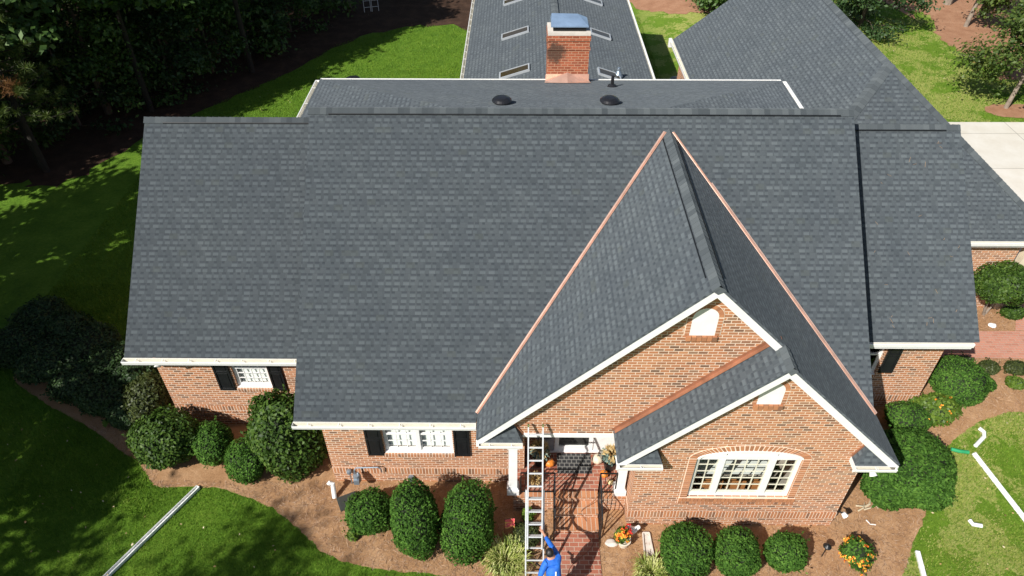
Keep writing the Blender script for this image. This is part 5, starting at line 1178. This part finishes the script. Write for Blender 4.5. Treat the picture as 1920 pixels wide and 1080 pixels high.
# driftwood under the large hedge
p=at_g(1630,955); m=MB(); rng=np.random.default_rng(6)
for i in range(7):
    a=rng.uniform(-.5,.6); s_=Vector((rng.uniform(-.35,.2),rng.uniform(-.12,.12),.03)); m.tube([s_,s_+Vector((.15*math.cos(a),.15*math.sin(a),.06)),s_+Vector((.34*math.cos(a+.4),.34*math.sin(a+.4),.03))],[.022,.018,.008],7)
o=m.build('driftwood',mat_plain('weathered_wood',(.48,.40,.27),.85,var=.2)); o.location=p; tag(o,'tangle of bleached branches on the mulch under the large hedge','driftwood')
o=MB().tube([g3(1624,975,.02),g3(1632,983,.02),g3(1642,984,.02)],.014,6).build('plastic_strip',MAT['white']); tag(o,'thin curved white strip lying on the mulch below the driftwood','scrap')
# air conditioners behind the rear eave, trellis in the wood
def ac(p,label):
    t=thing('air_conditioner',label,'air conditioner',p); m=MB(); m.lathe([(0,.0),(.38,.0),(.40,.03),(.40,.78),(.36,.82)],(0,0,0),20); o=m.build('cabinet',MAT['lead']); o.parent=t
    m=MB(); m.lathe([(.36,.82),(.12,.86),(0,.86)],(0,0,0),20); o=m.build('fan_grille',MAT['black']); o.parent=t
p=at_z(661,146,.85); ac((p.x,p.y,0),'round grey unit on the lawn just behind the rear eave at left'); p=at_z(1271,146,.95); ac((p.x,p.y,gz(p.x,p.y)),'round grey unit below the white garage gutter')
p=at_g(697,22); t=thing('trellis','pale double trellis frame standing in the shaded wood at the top','trellis',p); m=MB()
for x in (-.45,-.04,.04,.45): m.bar((x,0,0),(x,0,1.7),.03,.03,(0,1,0))
for z in (.3,.7,1.1,1.5):
    m.bar((-.45,0,z),(-.04,0,z),.025,.02); m.bar((.04,0,z),(.45,0,z),.025,.02)
o=m.build('frame',MAT['white']); o.parent=t; t.rotation_euler=(0,0,.3)
o=MB().tube([g3(40,595,.5),g3(46,606,.45)],.06,10).build('downspout_offcut',MAT['alu']); tag(o,'small white pipe offcut on the dark hedge at the far left','pipe')
# leaves fallen on the lawn
# dining table inside
t=thing('dining_table','dining table under a pale cloth seen through the big arched window','table',(5.4,-.12,.6)); m=MB(); m.box(-.9,.9,-.5,.5,.70,.745); m.box(-.88,-.8,-.48,-.4,0,.7); m.box(.8,.88,-.48,-.4,0,.7); m.box(-.88,-.8,.4,.48,0,.7); m.box(.8,.88,.4,.48,0,.7); o=m.build('table',mat_plain('wood_table',(.25,.11,.05),.5)); o.parent=t
m=MB(); m.box(-.92,.92,-.52,.52,.746,.756); o=m.build('cloth',MAT['blind']); o.parent=t
for i,x in enumerate((-.55,.0,.55)):
    c=thing('dining_chair',('left wooden chair at the dining table inside','middle wooden chair at the dining table inside','right wooden chair at the dining table inside')[i],'chair',(5.4+x,-.78,.6),'dining chairs'); m=MB(); m.box(-.2,.2,-.2,.2,.42,.46); o=m.build('seat',mat_plain('orange_wood',(.40,.17,.06),.5)); o.parent=c
    m=MB(); m.box(-.2,.2,-.22,-.19,.46,.95); o=m.build('backrest',bpy.data.materials['orange_wood']); o.parent=c
    m=MB(); [m.box(a-.02,a+.02,b-.02,b+.02,0,.42) for a in (-.17,.17) for b in (-.17,.17)]; o=m.build('legs',bpy.data.materials['orange_wood']); o.parent=c

# ------------------------------------------------------------------ person at the foot of the ladder
per=thing('person','man in a bright blue long-sleeved shirt reaching for the ladder rail, seen from above','person',(0,0,0))
skin=mat_plain('skin',(.52,.27,.18),.5,var=.06)
blue=NT('blue_shirt'); fb=blue.noise(blue.n('TexCoord').outputs['Object'],14,4); blue.bump(fb,.5,.02); blue.set(Base_Color=blue.ramp(fb,[(.3,(.010,.10,.48)),(.7,(.018,.16,.66))]),Roughness=.7)
jeans=mat_plain('dark_trousers',(.03,.035,.05),.85,var=.2)
def V3(*a): return a
# joints (world metres)
hipc=(.98,-3.20,.92); spine=(.965,-3.12,1.10); chest=(.94,-2.98,1.29); neckb=(.90,-2.90,1.42); neck=(.885,-2.875,1.475); headc=(.865,-2.865,1.57); crown_=(.86,-2.875,1.66)
shR=(1.06,-2.84,1.37); elR=(.90,-2.50,1.30); wrR=(.755,-2.20,1.24); haR=(.725,-2.12,1.235)
shL=(.76,-3.02,1.36); elL=(.66,-3.17,1.14); wrL=(.70,-2.98,1.02); haL=(.705,-2.92,1.01)
hR=(1.06,-3.16,.88); knR=(1.07,-3.08,.47); anR=(1.07,-3.16,.09); toR=(1.04,-2.98,.04)
hL=(.88,-3.22,.88); knL=(.84,-3.12,.48); anL=(.85,-3.30,.09); toL=(.80,-3.13,.04)
vs=[hipc,spine,chest,neckb,neck,headc,crown_,shR,elR,wrR,haR,shL,elL,wrL,haL,hR,knR,anR,toR,hL,knL,anL,toL]
es=[(0,1),(1,2),(2,3),(3,4),(4,5),(5,6),(3,7),(7,8),(8,9),(9,10),(3,11),(11,12),(12,13),(13,14),(0,15),(15,16),(16,17),(17,18),(0,19),(19,20),(20,21),(21,22)]
# fingers: five per hand, rooted in the palm
ra=[.12,.09,.085,.055,.052,.084,.06,.058,.042,.028,.036,.058,.042,.028,.036,.085,.058,.04,.035,.085,.058,.04,.035]
def fingers(hand,wrist,side,curl):
    h=Vector(hand);w=Vector(wrist);d=(h-w).normalized(); s_=Vector(side).normalized(); s_=(s_-d*s_.dot(d)).normalized(); n=d.cross(s_)
    for k,(off,l) in enumerate(((-.027,.062),(-.009,.075),(.009,.072),(.026,.055))):
        b=h+d*.028+s_*off; i=len(vs); m_=b+d*l*.5+n*curl*l*.35; e=m_+d*l*.32+n*curl*l*.75
        vs.extend([tuple(b),tuple(m_),tuple(e)]); ra.extend([.0095,.0085,.007]); hi=10 if hand is haR else 14
        es.extend([(hi,i),(i,i+1),(i+1,i+2)])
    i=len(vs); b=h-d*.01-s_*.036; m_=b-s_*.02+d*.032; e=m_+d*.022+n*curl*.02; vs.extend([tuple(b),tuple(m_),tuple(e)]); ra.extend([.012,.0105,.008]); hi=10 if hand is haR else 14; es.extend([(hi,i),(i,i+1),(i+1,i+2)])
fingers(haR,wrR,(1,.3,0),-.5); fingers(haL,wrL,(0,.2,1),.8)
body=skinned('body',vs,es,ra,skin,per)
sh_v=[hipc,spine,chest,neckb,shR,elR,(.80,-2.29,1.255),shL,elL,(.69,-3.02,1.045)]
sh_v[0]=(.98,-3.20,.90)
skinned('shirt',sh_v,[(0,1),(1,2),(2,3),(3,4),(4,5),(5,6),(3,7),(7,8),(8,9)],[(.19,.165),(.18,.155),(.19,.165),(.098,.098),.086,.062,.048,.086,.062,.048],blue.mat,per)
skinned('trousers',[(.97,-3.19,.93),hR,knR,(1.07,-3.16,.12),hL,knL,(.85,-3.29,.12)],[(0,1),(1,2),(2,3),(0,4),(4,5),(5,6)],[.135,.10,.075,.06,.10,.075,.06],jeans,per)
for a,b in ((anR,toR),(anL,toL)): skinned('shoe',[(a[0],a[1]-.03,.05),(a[0]*.5+b[0]*.5,(a[1]+b[1])/2,.045),(b[0],b[1]+.04,.04)],[(0,1),(1,2)],[.05,.05,.042],MAT['black'],per)
hv_=ICO[0]*lumps(ICO[0],5,.06,4)[:,None]*np.array([.088,.102,.10]); fdir=np.array([-.35,.85,-.35]); fdir/=np.linalg.norm(fdir)
hairm=NT('black_hair'); hn=hairm.noise(hairm.n('TexCoord').outputs['Object'],60,4); hairm.bump(hn,.8,.01); hairm.set(Base_Color=hairm.ramp(hn,[(.3,(.006,.005,.005)),(.7,(.022,.018,.016))]),Roughness=.45)
keep=[f for f in ICO[1] if np.mean([ICO[0][i]@fdir for i in f])<.42 and np.mean([ICO[0][i][2] for i in f])>-.62]
me=bpy.data.meshes.new('hair'); me.from_pydata([tuple(v) for v in hv_*1.06],[],keep); me.materials.append(hairm.mat); me.polygons.foreach_set('use_smooth',[True]*len(me.polygons)); o=bpy.data.objects.new('hair',me); COL.objects.link(o); o.location=(.862,-2.868,1.598); o.parent=per
# face
hc=Vector((.862,-2.866,1.59)); fd=Vector((-.38,.92,-.1)).normalized(); fs_=fd.cross(Vector((0,0,1))).normalized(); fu=fs_.cross(fd)
v2=ICO[0]*np.array([.079,.092,.108]); me=bpy.data.meshes.new('head'); me.from_pydata([tuple(v) for v in v2],[],ICO[1]); me.materials.append(skin); me.polygons.foreach_set('use_smooth',[True]*len(me.polygons)); o=bpy.data.objects.new('head',me); COL.objects.link(o); o.location=hc; o.parent=per; o.rotation_euler=(0,0,math.atan2(fd.y,fd.x)-math.pi/2); head=o
def onface(a,b,c): return hc+fs_*a+fd*b+fu*c
m=MB(); m.obox(onface(0,.095,-.012),fs_*.012,fd*.018,fu*.022); o=m.build('nose',skin,None,bevel=.006); o.parent=per
for s_ in (-1,1):
    m=MB(); m.lathe([(0,.008),(.012,.0),(0,-.008)],onface(.03*s_,.082,.012),10); o=m.build('eye',MAT['black']); o.parent=per
    m=MB(); m.obox(onface(.08*s_,.0,.0),fs_*.008,fd*.018,fu*.03); o=m.build('ear',skin,None,bevel=.005); o.parent=per
m=MB(); m.obox(onface(0,.084,-.05),fs_*.022,fd*.006,fu*.005); o=m.build('mouth',mat_plain('lips',(.35,.12,.10),.5)); o.parent=per
m=MB(); m.obox((1.0,-3.19,1.255),(.014,.0,.0),(0,.012,.012),(0,.02,.045)); o=m.build('shirt_print',MAT['white']); o.parent=per
t=tag(MB().obox(Vector(haL)+Vector((-.05,.05,.03)),Vector((-.08,.05,.02)),Vector((.008,.014,0)),Vector((0,-.006,.018))).build('hand_tool',MAT['black']),'black hand-held tool in the lower hand of the man at the ladder','tool')
